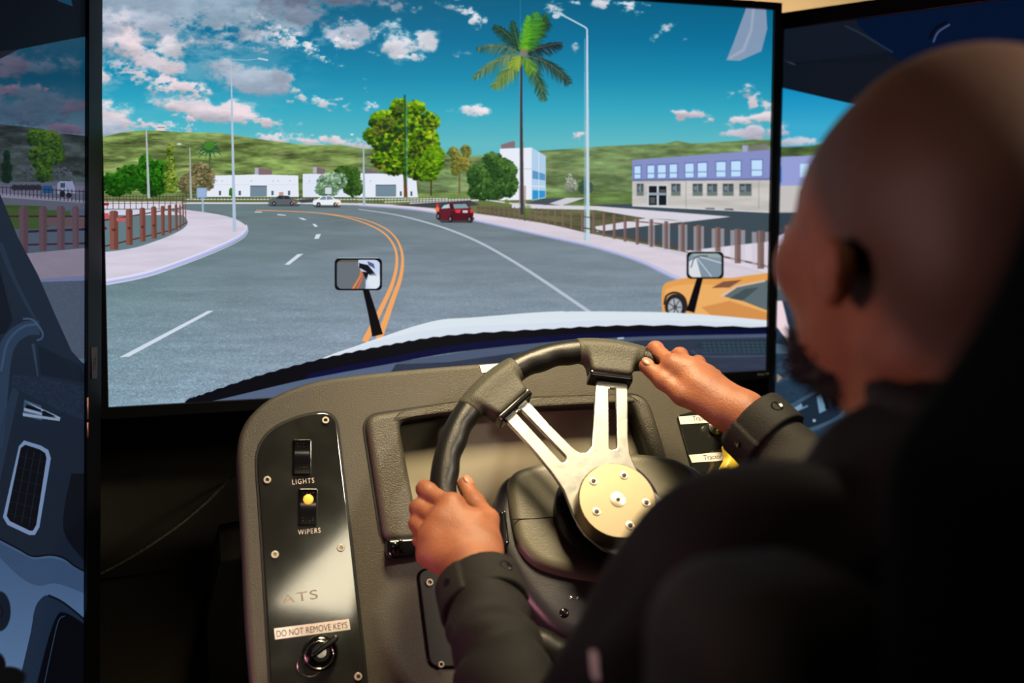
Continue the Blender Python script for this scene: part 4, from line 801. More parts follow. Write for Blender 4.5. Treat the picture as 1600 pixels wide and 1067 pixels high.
print('FC corners', [fr_.round(3) for fr_ in map(np.array, qc)], 'L', ae, aw, PL0, 'R', PR0, zt, zi)
# stands
def stand(label, x, y, top, rot, w_, bh=.012):
    t = thing('monitor_stand', label, 'stand', (x, y, 0)); c, s = math.cos(rot), math.sin(rot); M = np.array([[c, s, 0], [-s, c, 0], [0, 0, 1]])
    v, f = boxv((x, y, bh), (w_, .10, bh), M); put_obj('foot', v, f, M_blk, t, False)
    v, f = boxv((x, y, top/2), (.035, .022, top/2), M); put_obj('post', v, f, M_blk, t, False)
    v, f = boxv((x, y, top-.1), (.12, .028, .1), M); put_obj('bracket', v, f, M_blk, t, False)
stand('black floor stand carrying the wide centre screen', .50, 1.655, 1.45, 0, .18)
xl, yl, _ = FL.w(ae-.3, 0, -.075); stand('black floor stand behind the left upright screen', xl, yl, 1.35, math.atan2(.8, .6), .22)
xr, yr, _ = FR.w(a_in+.3, 0, -.075); stand('black floor stand behind the right upright screen', xr, yr, 1.4, -math.atan2(.81, .59), .22)
# dark felt partition below and behind the centre screen
t = thing('partition', 'dark felt partition board below and behind the wide centre screen', 'partition', (.35, 1.80, 0))
bev_box('board', (-.62, 1.78, .03), (1.36, 1.83, 1.62), .004, M_felt, t); bev_box('plinth', (-.62, 1.76, 0), (1.36, 1.85, .03), .003, M_blk, t)
for k in range(3): bev_box('seam_strip', (-.32+.62*k, 1.772, .03), (-.31+.62*k, 1.78, 1.60), .001, M_blk, t)
# ---------------------------------------------------------------- dashboard
AD = math.radians(24)
FD = Frame(at(900, 640, 1.37), (0, -math.cos(AD), math.sin(AD)))
print('dash frame', FD.o, 'top', FD.pw(750, 568), 'left', FD.pw(372, 720), 'bot', FD.pw(400, 1067))
dash = thing('dashboard', 'dark grained vinyl dashboard with a switch plate on its left and an instrument recess', 'dashboard', (FD.o[0], FD.o[1]+.05, 0))
out = curve([(402, 1180), (386, 1000), (379, 860), (372, 740), (371, 700), (378, 670), (396, 643), (430, 617), (490, 595), (560, 584), (650, 575), (750, 567), (850, 561), (950, 563), (1040, 572), (1110, 590), (1165, 625), (1200, 690), (1235, 850), (1260, 1180)], 6)
rec_out = roundc([(568, 652, 24), (700, 632, 60), (1006, 617, 26), (1030, 690, 30), (1075, 845, 25), (598, 847, 18)], 20, 6)
rec_in = roundc([(621, 659, 18), (720, 640, 50), (984, 630, 20), (1002, 680, 30), (1040, 790, 30), (652, 822, 30)], 20, 6)
v, f = plate(FD, [pxl(FD, out), pxl(FD, rec_in)], -.06, 0, .007, 4); put_obj('fascia', v, f, M_vinyl, dash, sharp=40)
v, f = plate(FD, [pxl(FD, roundc([(600, 640), (1050, 600), (1090, 840), (620, 850)], 10))], -.05, -.028); put_obj('instrument_sheet', v, f, M_flat, dash, sharp=35)
v, f = plate(FD, [pxl(FD, rec_out), pxl(FD, rec_in)], -.03, .012, .009, 5); put_obj('instrument_surround', v, f, M_vinyl2, dash, sharp=45)
so = inset(pxl(FD, rec_out), -.0035); so = [tuple(p) for p in so]
v, f = plate(FD, [so, pxl(FD, rec_out)], -.002, .0012, .0005, 1); put_obj('seam_shadow_ring', v, f, M_blk, dash, sharp=35)  # black ring stands for the shadowed seam around the surround
# under-dash cabinet down to the floor
zb = FD.pw(600, 1170)[2]; x0, x1 = FD.pw(402, 1170)[0]+.01, FD.pw(1240, 1170)[0]-.01; yb = FD.pw(600, 1170)[1]
print('dash bottom', zb, x0, x1, yb)
bev_box('cabinet', (x0, yb+.03, 0), (x1, yb+.22, zb+.06), .006, M_blk, dash)
# gloss latch under the left corner
v, f = plate(FD, [pxl(FD, roundc([(603, 843), (668, 838), (668, 868), (612, 876), (604, 866)], 5), .012)], 0, .02, .006, 4); la = put_obj('latch', v, f, M_gloss, dash, sharp=40)
v, f = lathe(FD.off(.02), *FD.px(617, 852, .02), [(.004, 0), (.0045, .003), (.003, .005)], 14); put_obj('latch_button', v, f, M_gloss, la)
v, f = plate(FD, [pxl(FD, roundc([(622, 844), (629, 843), (630, 860), (624, 861)], 3), .02)], .019, .023, .0015, 2); put_obj('latch_button', v, f, M_gloss, la, sharp=35)
# small white sticker on the top edge
v, f = plate(FD, [pxl(FD, [(749, 571), (790, 567), (792, 577), (753, 583)])], 0, .0009); put_obj('sticker', v, f, M_paper, dash, False)['label'] = 'blank white sticker behind the wheel rim'

# switch plate
spo = curve([(427, 1120), (421, 1020), (414, 900), (407, 790), (403, 735), (404, 708), (413, 687), (432, 669), (462, 655), (495, 647), (512, 648), (522, 657), (526, 672), (533, 730), (545, 830), (556, 930), (568, 1040), (574, 1120)], 5)
FS = FD.off(.002)
g = [tuple(p) for p in inset(pxl(FD, spo), -.0035)]
v, f = plate(FD, [g], -.001, .0012, .0006, 1); put_obj('gasket', v, f, M_blk, dash, sharp=35)
v, f = plate(FD, [pxl(FD, spo)], 0, .0035, .0008, 2); SP = put_obj('switch_plate', v, f, M_plate, dash, sharp=35); SP['label'] = 'scuffed glossy black switch plate'
FS = FD.off(.0035)
def screw(x, y, fr, par, r=.0047):
    a, b = fr.px(x, y); v1 = lathe(fr, a, b, [(r, 0), (r, .0016), (r*.86, .0028), (r*.54, .0028), (r*.50, -.0012), (r*.1, -.0012)], 20); return put_obj('screw', *v1, M_screw, par, sharp=50)
for x, y in ((508.5, 657), (417.5, 750), (429.5, 866.5), (532.5, 856), (559.5, 1057)): screw(x, y, FS, SP)
def rocker(x0, y0, x1, y1, fr, par, lamp):
    # rocker switch between its photo corners (top left, bottom right), leaning with the plate
    tl = np.array(fr.px(x0, y0)); a = np.array(fr.px(x0+4, y1)); w_ = np.array(fr.px(x1-3, y0))-tl; d = a-tl; W, H = np.linalg.norm(w_), np.linalg.norm(d); d /= H; w_ /= W
    o3 = fr.w(*((tl+a+w_*W)/2)); u3 = fr.u*w_[0]+fr.v*w_[1]; ff = Frame(o3, fr.n, u=u3)
    v, f = plate(ff, [roundc([(-W/2-.0015, -H/2-.0015), (W/2+.0015, -H/2-.0015), (W/2+.0015, H/2+.0015), (-W/2-.0015, H/2+.0015)], .002)], 0, .002, .0006, 2)
    V = []; Fc = []; n = 14
    for i in range(n+1):
        t = -1+2*i/n; h = .0050+.0036*t*t*(1 if t > 0 else .75)-.0015
        for s, hh in ((-1, 0), (-1, h-.0008), (-.93, h), (.93, h), (1, h-.0008), (1, 0)): V.append(ff.w(s*W/2, t*H/2, hh))
    for i in range(n):
        for k in range(5): Fc.append((i*6+k, i*6+k+1, (i+1)*6+k+1, (i+1)*6+k)[::-1])
    Fc += [tuple(range(6)), tuple(n*6+k for k in range(6))[::-1]]
    o = put_obj('rocker_switch', *merge((v, f), (V, Fc)), M_gloss, par, sharp=30); 
    dots = []
    for t0 in (.78, -.62):
        for r_ in range(2):
            for c_ in range(4):
                t = t0-.17*r_; h = .0050+.0036*t*t*(1 if t > 0 else .75)-.0015; dots.append(lathe(ff.off(h-.0003), (-.3+.2*c_)*W, t*H/2, [(.0008, 0), (.0007, .0007), (.0002, .0009)], 6))
    d_ = put_obj('grip_dots', *merge(*dots), M_gloss, par); d_['kind'] = 'stuff'
    if lamp:
        l = lathe(ff.off(.0042), 0, H*.22, [(.0062, 0), (.0060, .0012), (.0035, .0022), (.0003, .0026)], 20); put_obj('indicator_lamp', *l, M_amber, par)['label'] = 'lit amber indicator in the lower rocker switch'
    return o
rocker(457, 689, 485, 741, FS, SP, False)['label'] = 'upper rocker switch marked LIGHTS'
rocker(466, 766, 495, 820, FS, SP, True)['label'] = 'lower rocker switch marked WIPERS'
for txt, p0, p1, h_ in (('LIGHTS', (457, 757), (491, 754), 8), ('WIPERS', (466, 835.5), (501, 832), 8)):
    v, f = text_px(txt, FS, p0, p1, h_, .0003, 1.25); put_obj('lettering', v, f, M_wht, SP, False)
v, f = text_px('ATS', FS, (440, 944), (497, 935), 15, .0002, 1.1); put_obj('lettering', v, f, M_ghost, SP, False)['label'] = 'worn pale ATS lettering'
q = [(428, 982), (545, 967), (547.5, 983.5), (430, 999)]
v, f = plate(FS, [pxl(FS, q)], 0, .0006); put_obj('label_sticker', v, f, M_paper, SP, False)['label'] = 'white sticker reading DO NOT REMOVE KEYS'
v, f = text_px('DO NOT REMOVE KEYS', FS.off(.0006), (432.5, 995.5), (543, 981), 10.5, .0002); put_obj('lettering', v, f, M_ink, SP, False)
# ignition lock in the plate; the key and its ring rest in it
a, b = FS.px(500, 1020)
v, f = lathe(FS, a, b, [(.0205, 0), (.0205, .006), (.0185, .009), (.0160, .010), (.0155, .013), (.0115, .0145), (.0105, .012)], 32); put_obj('ignition_lock', v, f, M_gloss, SP, sharp=35)
key = thing('ignition_key', 'black headed key turned in the ignition below the white keys sticker', 'key', FS.w(a, b, .016))
p, q_ = FS.px(492, 1022, .02), FS.px(523, 998, .02); dv = nrm(np.array(q_)-np.array(p)); nv = np.array([-dv[1], dv[0]])
loop = [tuple(np.array(p)-dv*.004+nv*.0026), tuple(np.array(p)-dv*.004-nv*.0026), tuple(np.array(q_)-nv*.004), tuple(np.array(q_)+dv*.004-nv*.002), tuple(np.array(q_)+dv*.004+nv*.002), tuple(np.array(q_)+nv*.004)]
v, f = plate(FS, [roundc(loop, .002)], .014, .026, .0018, 3); put_obj('key_head', v, f, M_gloss, key, sharp=40)
v, f = lathe(FS.off(.011), a, b, [(.006, 0), (.006, .004)], 16); put_obj('key_blade', v, f, M_steel, key, sharp=40)
ring = thing('key_ring', 'thin wire key ring hanging below the ignition lock', 'key ring', FS.w(*FS.px(487, 1036), .004))
for (cx, cy, rx, h_) in ((497, 1024, .0160, .018), (485, 1037, .0150, .0035)):
    a1, b1 = FS.px(cx, cy); pts = [FS.w(a1+rx*math.cos(t), b1+rx*math.sin(t)*.95, h_+.002*math.sin(t)) for t in np.linspace(0, 2*math.pi, 40)]
    put_obj('wire_loop', *tube(pts, .0007, 6), M_steel, ring)
v, f = plate(FS, [pxl(FS, roundc([(475, 1030), (481, 1028), (483, 1036), (477, 1038)], 2))], .003, .006, .001, 1); put_obj('tag_clip', v, f, M_blk, ring, sharp=40)

# lower blank plate
bl = roundc([(653, 893, 14), (720, 885, 14), (735, 1040, 14), (672, 1042, 16)], 14, 5)
v, f = plate(FD, [[tuple(p) for p in inset(pxl(FD, bl), -.003)]], -.001, .0015, .0006, 1); put_obj('gasket', v, f, M_gloss, dash, sharp=35)
v, f = plate(FD, [pxl(FD, bl)], 0, .004, .001, 2); BP = put_obj('blank_plate', v, f, M_plate2, dash, sharp=35); BP['label'] = 'small speckled black cover plate'
screw(671, 910, FD.off(.004), BP); screw(689, 1038, FD.off(.004), BP, .004)
# right-hand plate with brake valves
rp = roundc([(1056, 650, 6), (1140, 628, 20), (1185, 640, 10), (1215, 800, 10), (1108, 800, 10), (1080, 735, 5)], 8, 4)
v, f = plate(FD, [pxl(FD, rp)], 0, .004, .001, 2); VP = put_obj('valve_plate', v, f, M_plate, dash, sharp=35); VP['label'] = 'black plate with brake valves and white labels'
FV = FD.off(.004)
for txt, q, p0, p1 in (('Trailer brake', [(1060, 651), (1128, 646), (1131, 659), (1063, 663)], (1083, 657.5), (1128, 655)), ('Tractor brake', [(1076, 711), (1150, 704), (1153, 718), (1081, 723)], (1100, 718.5), (1152, 714))):
    v, f = plate(FV, [pxl(FV, q)], 0, .0006); put_obj('label_sticker', v, f, M_paper, VP, False)
    v, f = text_px(txt, FV.off(.0006), p0, p1, 7.5, .0002); put_obj('lettering', v, f, M_ink, VP, False)
for (x, y) in ((1117, 668),):
    a, b = FV.px(x, y); v, f = lathe(FV, a, b, [(.011, 0), (.011, .004), (.006, .006), (.006, .02), (.009, .022), (.010, .027), (.008, .031)], 24); put_obj('chrome_valve', v, f, M_steel, VP, sharp=40)
a, b = FV.px(1140, 745); v1 = lathe(FV, a, b, [(.010, 0), (.010, .004), (.005, .005), (.005, .016)], 18)
v, f = plate(FV, [pxl(FV, roundc([(1128, 697, 3), (1150, 692, 3), (1156, 725, 5), (1140, 742, 6), (1122, 735, 5), (1132, 718, 5)], 4), .016)], .014, .030, .005, 3); put_obj('valve_knob', v, f, M_yel, VP, sharp=45)['label'] = 'yellow valve knob'
put_obj('valve_stem', *v1, M_blk, VP)

# cables and the box beside the dashboard
def cable(label, pts, r, m):
    c = curve(pts, 10); return tag(put_obj('cable', *tube(c, r, 8), m, sharp=None), label, 'cable')
FB = Frame((0, 1.776, 1), (0, -1, 0))
fl = lambda x, y, h=.006: FB.pw(x, y, h)
ea = FD.pw(380, 735, -.05)
cable('thin braided grey cable sagging from the dashboard edge to the left screen', [fl(120, 905), fl(155, 897), fl(210, 868), fl(270, 828), fl(320, 787), fl(352, 755), fl(368, 741, .08), ea], .0017, M_cable)
cable('plain black cable running low behind the dashboard', [fl(150, 905, .01), fl(240, 893, .01), fl(300, 884, .01), fl(350, 862, .01), fl(376, 851, .09), FD.pw(392, 850, -.05)], .0024, M_blk)
xa, xb = fl(322, 900)[0], fl(420, 900)[0]; zt_ = FB.px(350, 872)[1]+1
box = thing('equipment_box', 'matt black equipment box on the floor left of the dashboard', 'box', ((xa+xb)/2, 1.58, 0))
zt_ = (CAM+ray(345, 876)*(1.5/ray(345, 876)[1]))[2]; xa = (CAM+ray(322, 960)*(1.5/ray(322, 960)[1]))[0]; 
FX = Frame((0, 1.5, 0), (0, -1, 0)); pp = [FX.px(345, 876), FX.px(322, 968), (FX.px(328, 1067)[0], .03), (xa+.26, .03), (xa+.26, zt_+.03)]
v, f = plate(FX, [pp], -.2, 0, .004, 2); put_obj('case', v, f, M_void, box, sharp=35)
bev_box('feet', (xa+.02, 1.52, 0), (xa+.24, 1.68, .031), .002, M_blk, box)
# ---------------------------------------------------------------- steering wheel and column
NW = nrm(.154*R+.58*U-F)
CW = at(950, 773, 1.20)
uw = nrm(R-np.dot(R, NW)*NW)
FW = Frame(CW, NW, u=uw)
RR, RT = .1968, .0152
wheel = thing('steering_wheel', 'thick black steering wheel with slotted polished metal spokes', 'steering wheel', CW)
print('wheel centre', CW, 'n', NW, 'v', FW.v)
MW = np.array([FW.u, FW.v, FW.n], np.float32)
angA = math.atan2(*np.array(FW.px(780, 618))[::-1]); angB = math.atan2(*np.array(FW.px(953, 562))[::-1])
print('spoke angles', math.degrees(angA), math.degrees(angB), 'rim radii px', [np.linalg.norm(FW.px(*p)) for p in ((702, 720), (740, 640), (830, 570), (900, 552), (1010, 565), (858, 975))])
angC = math.atan2(*np.array(FW.px(1128, 925))[::-1])
GA = [angA, angB, angC]
def rimf(P):
    x, y, z = P[:,0], P[:,1], P[:,2]; a = np.arctan2(y, x); rr = np.hypot(x, y)
    near = np.min([np.abs(np.angle(np.exp(1j*(a-g)))) for g in GA], axis=0)
    sc = .0009*np.cos(a*30)*np.clip((near-.15)*6, 0, 1)*np.clip((RR-rr)/.012, 0, 1)
    q = np.stack([(rr-RR)/1.08, z], 1); return np.hypot(q[:,0], q[:,1])-RT+sc
def gripf(g, P):
    c, s = math.cos(g), math.sin(g); u = P[:,0]*c+P[:,1]*s; v = -P[:,0]*s+P[:,1]*c; z = P[:,2]
    wv = .0265+np.clip((u-.160)/.045, 0, 1)*.011
    d = np.stack([np.abs(u-.182)-.024, np.abs(v)-wv, np.abs(z-.001)-.0165], 1); r = .006; d += r
    return np.linalg.norm(np.maximum(d, 0), axis=1)+np.minimum(d.max(1), 0)-r
def gripc(g):
    def f(P):
        rr = np.hypot(P[:,0], P[:,1]); b = gripf(g, P); return smin(smax(b, rr-RR-.004, .006), smax(rimf(P)-.0009, np.abs(np.angle(np.exp(1j*(np.arctan2(P[:,1], P[:,0])-g))))*RR-.044, .004), .008)
    return f
v, f = nets(rimf, (-.225, -.225, -.024), (.225, .225, .024), .0035)
put_obj('rim', FW.o+v@np.array([FW.u, FW.v, FW.n]), f, M_rim, wheel)
for g in GA:
    c = np.array([math.cos(g)*.18, math.sin(g)*.18]); lo = (c[0]-.06, c[1]-.06, -.028); hi = (c[0]+.06, c[1]+.06, .028)
    v, f = nets(gripc(g), lo, hi, .0026); o = put_obj('grip_block', FW.o+v@np.array([FW.u, FW.v, FW.n]), f, M_grip, wheel); o['label'] = 'grained grip block where a spoke meets the rim'
    cc, ss = math.cos(g), math.sin(g); lp = [(cc*.1515-ss*t, ss*.1515+cc*t) for t in (-.0275, .0275)]+[(cc*.161-ss*t, ss*.161+cc*t) for t in (.0275, -.0275)]
    v, f = plate(FW, [roundc(lp, .0015)], -.012, .0135, .003, 3); put_obj('spoke_clamp', v, f, M_gloss, wheel, sharp=35)
half = [(880, 767), (862, 740), (835, 707), (805, 674), (782.5, 650), (775, 640), (806, 610), (815.5, 620), (832, 635), (859, 665), (892, 698), (900, 704.5), (907, 708.5), (914, 709), (919, 706), (924, 698), (926.5, 665), (929.5, 620), (931, 591.5), (931, 578), (981, 583), (980.5, 597.5), (980.5, 680), (983.5, 710), (992.5, 731), (1009, 755), (1020, 768)]
h2 = [FW.px(x, y) for x, y in half]; kx, ky = FW.px(955, 784); kx *= 2; ky *= 2; full = h2+[FW.px(x, y) for x, y in ((1034, 779), (1046, 790), (1085, 826), (1132, 872), (1142, 884), (1092, 950), (1078, 944), (1020, 902), (958, 867), (942, 860), (927, 848), (913, 835), (903, 821), (894, 803), (887, 785))]
sl = []
for q in ([(805, 645, 6), (813.5, 640.5, 6), (885.5, 716, 6), (880, 726, 6)], [(950.5, 606.5, 6), (962, 607, 6), (963.5, 704, 6), (951.5, 703.5, 6)]):
    l = [FW.px(x, y) for x, y, r_ in q]; l = roundc(l, .0042, 4); sl.append(l)
v, f = plate(FW, [full]+sl, -.003, .0025, .0012, 2); put_obj('spoke_plate', v, f, M_steel, wheel, sharp=40)
hc = FW.px(965, 781, .032)
v, f = lathe(FW, *hc, [(.046, .0025), (.046, .028), (.0462, .0305), (.0450, .032), (.0448, .0322), (.002, .0322)], 64); put_obj('hub_disc', v, f, M_brass, wheel, sharp=30)
for x, y in ((927, 752), (975, 743), (1009.5, 785.5), (984, 821), (932, 799.5)):
    a, b = FW.px(x, y, .032); v, f = lathe(FW.off(.0318), a, b, [(.0050, 0), (.0050, .0010), (.0044, .0014), (.0030, .0014), (.0028, .0006), (.0005, .0005)], 18); o = put_obj('hub_bolt', v, f, M_screw, wheel, sharp=40)
    v, f = lathe(FW.off(.0323), a, b, [(.0027, 0), (.0025, .0004), (.0002, .0005)], 12); put_obj('bolt_recess', v, f, M_hole, o)
a, b = FW.px(965.5, 780.5, .032); v, f = lathe(FW.off(.0318), a, b, [(.0094, 0), (.0094, .0008), (.0088, .0012), (.0001, .0012)], 28); o = put_obj('centre_cap', v, f, M_screw, wheel, sharp=40)
v, f = lathe(FW.off(.0329), a, b, [(.0026, 0), (.0024, .0004), (.0002, .0005)], 12); put_obj('bolt_recess', v, f, M_hole, o)

col = thing('steering_column', 'grey moulded steering column cover behind the spokes', 'steering column', FW.w(0, 0, -.1))
FK = FW.off(-.05)
up = roundc([(792, 737, 26), (850, 718, 60), (1000, 703, 60), (1075, 716, 30), (1112, 765, 20), (1100, 850, 60), (1010, 905, 60), (935, 906, 40), (868, 893, 40), (833, 880, 30), (808, 850, 30), (798, 800, 30)], 20, 6)
v, f = plate(FK, [pxl(FK, up)], -.09, 0, .012, 5); put_obj('upper_cover', v, f, M_shroud, col, sharp=50)
lw = roundc([(786, 735, 30), (1090, 712, 40), (1140, 790, 30), (1120, 940, 80), (1010, 1020, 80), (880, 1005, 60), (812, 930, 50), (770, 850, 30), (770, 795, 30)], 30, 6)
v, f = plate(FK, [pxl(FK, lw, -.012)], -.16, -.014, .02, 6); put_obj('lower_cover', v, f, M_shroud2, col, sharp=50)
sm = [FK.w(*FK.px(*p), .0002) for p in ((800, 811.5), (835, 810), (868, 807.5))]; put_obj('seam', *tube(sm, .0006, 6), M_blk, col)
v, f = lathe(FW, *FW.px(952, 792, -.03), [(.066, -.052), (.066, -.032), (.060, -.026), (.045, -.024), (.040, -.006), (.036, -.003)], 48); put_obj('collar', v, f, M_shroud2, col, sharp=40)
v, f = plate(FK, [pxl(FK, roundc([(779, 800), (790, 796), (796, 850), (786, 862), (779, 850)], 4))], -.03, .004, .004, 3); put_obj('tilt_lever', v, f, M_gloss, col, sharp=45)
for x, y, r_ in ((893, 933, .0022), (903, 933, .0018), (882, 957, .006)):
    a, b = FK.px(x, y, -.012); v, f = lathe(FK.off(-.0145), a, b, [(r_, 0), (r_, .001), (r_*.6, .0018), (.0002, .002)], 14); put_obj('screw', v, f, M_steel if r_ < .005 else M_gloss, col)
# shaft from the covers down into the dashboard
c0 = FW.w(*FW.px(960, 800), -.2); c1 = c0-FW.n*.12; put_obj('shaft', *tube([c0+FW.n*.06, c0, c1], .03, 20), M_blk, col)
# ---------------------------------------------------------------- driver
J = lambda x, y, h: FW.pw(x, y, h)
def hand(wr, mcp, fing, th, palm_r, wrist_r, arm_to, arm_r, web):
    # wrist, four knuckle points, finger joint chains, thumb chain; all in world space
    wr = np.array(wr); ch = []
    for k, (m, r) in enumerate(zip(mcp, (.0125, .0125, .0118, .0105))):
        ch.append((wr+(np.array(m)-wr)*.12, np.array(m), palm_r, r))
    for a, b in zip(mcp[:-1], mcp[1:]): ch.append((a, b, .0115, .0110))
    def f(P):
        d = None
        for a, b, ra, rb in ch:
            e = cap(P, a, b, ra, rb); d = e if d is None else smin(d, e, .014)
        for a, b, ra, rb in web: d = smin(d, cap(P, a, b, ra, rb), .012)
        d = smin(d, cap(P, wr, arm_to, wrist_r, arm_r), .02)
        for c_, r_ in zip(fing, (.0100, .0102, .0096, .0086)):
            e = None
            for i in range(len(c_)-1):
                s = cap(P, c_[i], c_[i+1], r_*(1.08-.08*i), r_*(1.0-.08*i)); e = s if e is None else smin(e, s, .004)
            for j in (1, 2): e = smin(e, np.linalg.norm(P-np.asarray(c_[j], np.float32), axis=1)-r_*1.03, .004)
            d = smin(d, e, .0045)
        e = None
        for (a, b, ra, rb) in th: s = cap(P, a, b, ra, rb); e = s if e is None else smin(e, s, .006)
        return smin(d, e, .007)
    pts = np.array([wr]+list(mcp)+[p for c_ in fing for p in c_]+[q for t_ in th for q in t_[:2]]+[arm_to])
    return nets(f, pts.min(0)-.035, pts.max(0)+.035, .0022)
# shoulders, elbows
shL, shR = np.array([.295, .50, 1.055]), np.array([.655, .50, 1.055])
wL = J(745, 905, .050); wR = J(1166, 652, .052)
elL = np.array([.250, .745, .79]); elR = np.array([.775, .74, .80])
print('shL', proj(shL), 'shR', proj(shR), 'elL', proj(elL), 'elR', proj(elR), 'wL', wL, 'wR', wR, 'd', np.linalg.norm(wL-elL), np.linalg.norm(elL-shL), np.linalg.norm(wR-elR), np.linalg.norm(elR-shR))
mL = [J(706, 792, .036), J(690, 815, .036), J(676, 840, .033), J(672, 866, .028)]
fL = [[mL[0], J(668, 768, .018), J(664, 764, -.014), J(690, 768, -.027)],
      [mL[1], J(655, 794, .012), J(654, 794, -.016), J(682, 798, -.028)],
      [mL[2], J(653, 818, .010), J(653, 818, -.016), J(680, 822, -.027)],
      [mL[3], J(658, 843, .008), J(660, 842, -.014), J(682, 844, -.024)]]
tL = [(J(762, 868, .046), J(762, 812, .030), .0155, .0125), (J(762, 812, .030), J(742, 786, .012), .0118, .0112), (J(742, 786, .012), J(726, 757, .002), .0110, .0092)]
webL = [(J(762, 868, .046), mL[0], .015, .011), (J(735, 880, .046), J(745, 815, .038), .019, .015), (J(715, 880, .044), mL[3], .018, .011), (J(760, 850, .044), J(720, 830, .036), .0165, .013)]
aL = wL+nrm(elL-wL)*.10
vL, gL = hand(wL, mL, fL, tL, .0185, .0275, aL, .033, webL)
mR = [J(1052, 572, .034), J(1078, 578, .037), J(1102, 590, .034), J(1122, 607, .028)]
fR = [[mR[0], J(1024, 546, .010), J(1016, 553, -.018), J(1022, 572, -.028)],
      [mR[1], J(1062, 556, .006), J(1050, 562, -.020), J(1050, 582, -.028)],
      [mR[2], J(1090, 568, .004), J(1080, 576, -.020), J(1074, 594, -.027)],
      [mR[3], J(1116, 588, .004), J(1104, 596, -.017), J(1096, 610, -.023)]]
tR = [(J(1122, 640, .044), J(1066, 617, .036), .0160, .0130), (J(1066, 617, .036), J(1036, 594, .029), .0122, .0112), (J(1036, 594, .029), J(1009, 572, .022), .0112, .0090)]
webR = [(J(1122, 640, .044), mR[0], .0165, .011), (J(1130, 640, .046), J(1085, 605, .040), .020, .0165), (J(1140, 636, .046), mR[3], .019, .011)]
aR = wR+nrm(elR-wR)*.10
vR, gR = hand(wR, mR, fR, tR, .0190, .0265, aR, .032, webR)

# head, turned to the centre screen and bent a little down
ya, pt = math.radians(1), math.radians(-10)
hy = np.array([math.sin(ya)*math.cos(pt), math.cos(ya)*math.cos(pt), -math.sin(pt)]); hx = nrm(np.cross(hy, (0, 0, 1))); hz = np.cross(hx, hy)
MH = np.array([hx, hy, hz]); HS = 1.07
HC = at(1316, 418, .61)-MH.T@np.array([-.086, -.012, -.010])
print('head', HC, 'chin px', proj(HC+MH.T@np.array([0, .085, -.11])), 'ear px', proj(HC+MH.T@np.array([-.078, -.005, -.01])), 'top', proj(HC+MH.T@np.array([0, 0, .12])))
C7 = np.array([.466, .452, 1.145]); 
neckL = (np.array(C7)-HC)@MH.T/HS
def headf(Q):
    P = (Q-HC.astype(np.float32))@MH.T.astype(np.float32)/HS; A = P.copy(); A[:,0] = np.abs(A[:,0])
    d = ell(P, (0, -.008, .028), (.079, .102, .090))
    d = smin(d, ell(P, (0, .040, .022), (.069, .060, .056)), .02)
    d = smin(d, ell(P, (0, .032, -.030), (.069, .070, .080)), .03)
    d = smin(d, ell(P, (0, -.055, -.008), (.060, .050, .052)), .03)
    d = smin(d, ell(P, (0, .032, -.072), (.054, .056, .044)), .025)
    d = smin(d, ell(P, (0, .070, -.096), (.026, .022, .020)), .02)
    d = smin(d, cap(A, (.012, .088, .014), (.042, .078, .016), .009, .008), .012)
    d = smin(d, ell(A, (.050, .068, -.024), (.022, .023, .022)), .02)
    d = smax(d, -ell(A, (.031, .097, -.002), (.017, .014, .011)), .012)
    d = smin(d, ell(A, (.031, .078, -.003), (.015, .013, .012)), .005)
    d = smin(d, cap(P, (0, .088, .004), (0, .093, -.026), .0075, .009), .01)
    d = smin(d, ell(A, (.011, .086, -.032), (.0095, .011, .008)), .005)
    d = smin(d, cap(A, (0, .101, -.062), (.020, .090, -.064), .0065, .004), .006)
    d = smin(d, cap(A, (0, .099, -.073), (.017, .090, -.071), .0075, .004), .006)
    d = smin(d, cap(P, (0, -.034, -.060), neckL, .050, .055), .03)
    d = smin(d, cap(A, (.045, -.03, -.06), (.018, .018, -.135), .014, .012), .03)
    # ears
    A0 = A; A = A.copy(); A[:,2] = (A[:,2]+.013)/.56-.010; A[:,1] = (A[:,1]+.012)/.74-.012
    e = ell(A, (.0835, -.012, -.008), (.0075, .0185, .031))
    hel = [(.082, .004, .008), (.087, -.002, .020), (.0905, -.014, .025), (.0925, -.026, .017), (.0915, -.030, 0), (.088, -.026, -.018), (.084, -.016, -.030)]
    for a, b in zip(hel[:-1], hel[1:]): e = smin(e, cap(A, a, b, .0045), .003)
    e = smax(e, -ell(A, (.0925, -.012, -.002), (.0055, .0115, .015)), .004)
    e = smin(e, ell(A, (.083, -.010, -.036), (.006, .0085, .0085)), .006)
    e = smin(e, ell(A, (.082, .004, -.008), (.006, .006, .007)), .004)
    return smin(d, e*.65, .005)*HS
vH, gH = nets(headf, HC-np.array([.16, .18, .20]), HC+np.array([.16, .16, .16]), .004)
# trunk and arms under the clothes
pel = np.array([.473, .42, .60]); ch_ = np.array([.473, .47, .93])
def trunk(P):
    d = cap(P, pel, ch_, .12, .125); d = smin(d, cap(P, shL, shR, .05, .05), .05); d = smin(d, cap(P, ch_, C7, .07, .055), .05)
    for s, e, w_ in ((shL, elL, wL), (shR, elR, wR)):
        d = smin(d, cap(P, s, e, .045, .034), .02); d = smin(d, cap(P, e, e+(w_-e)*.8, .034, .024), .01)
    d = smin(d, cap(P, C7, HC+MH.T@np.array([0, -.02, -.07]), .058, .054), .02)
    for sx, kx in ((-.09, -.13), (.09, .13)):
        h = pel+np.array([sx, 0, -.01]); k = np.array([.473+kx, .86, .60]); a = np.array([.473+kx*.9, 1.02, .12])
        d = smin(d, cap(P, h, k, .075, .05), .03); d = smin(d, cap(P, k, a, .05, .035), .01)
    return d
vT, gT = nets(trunk, (.10, .25, .05), (.95, 1.15, 1.22), .010)
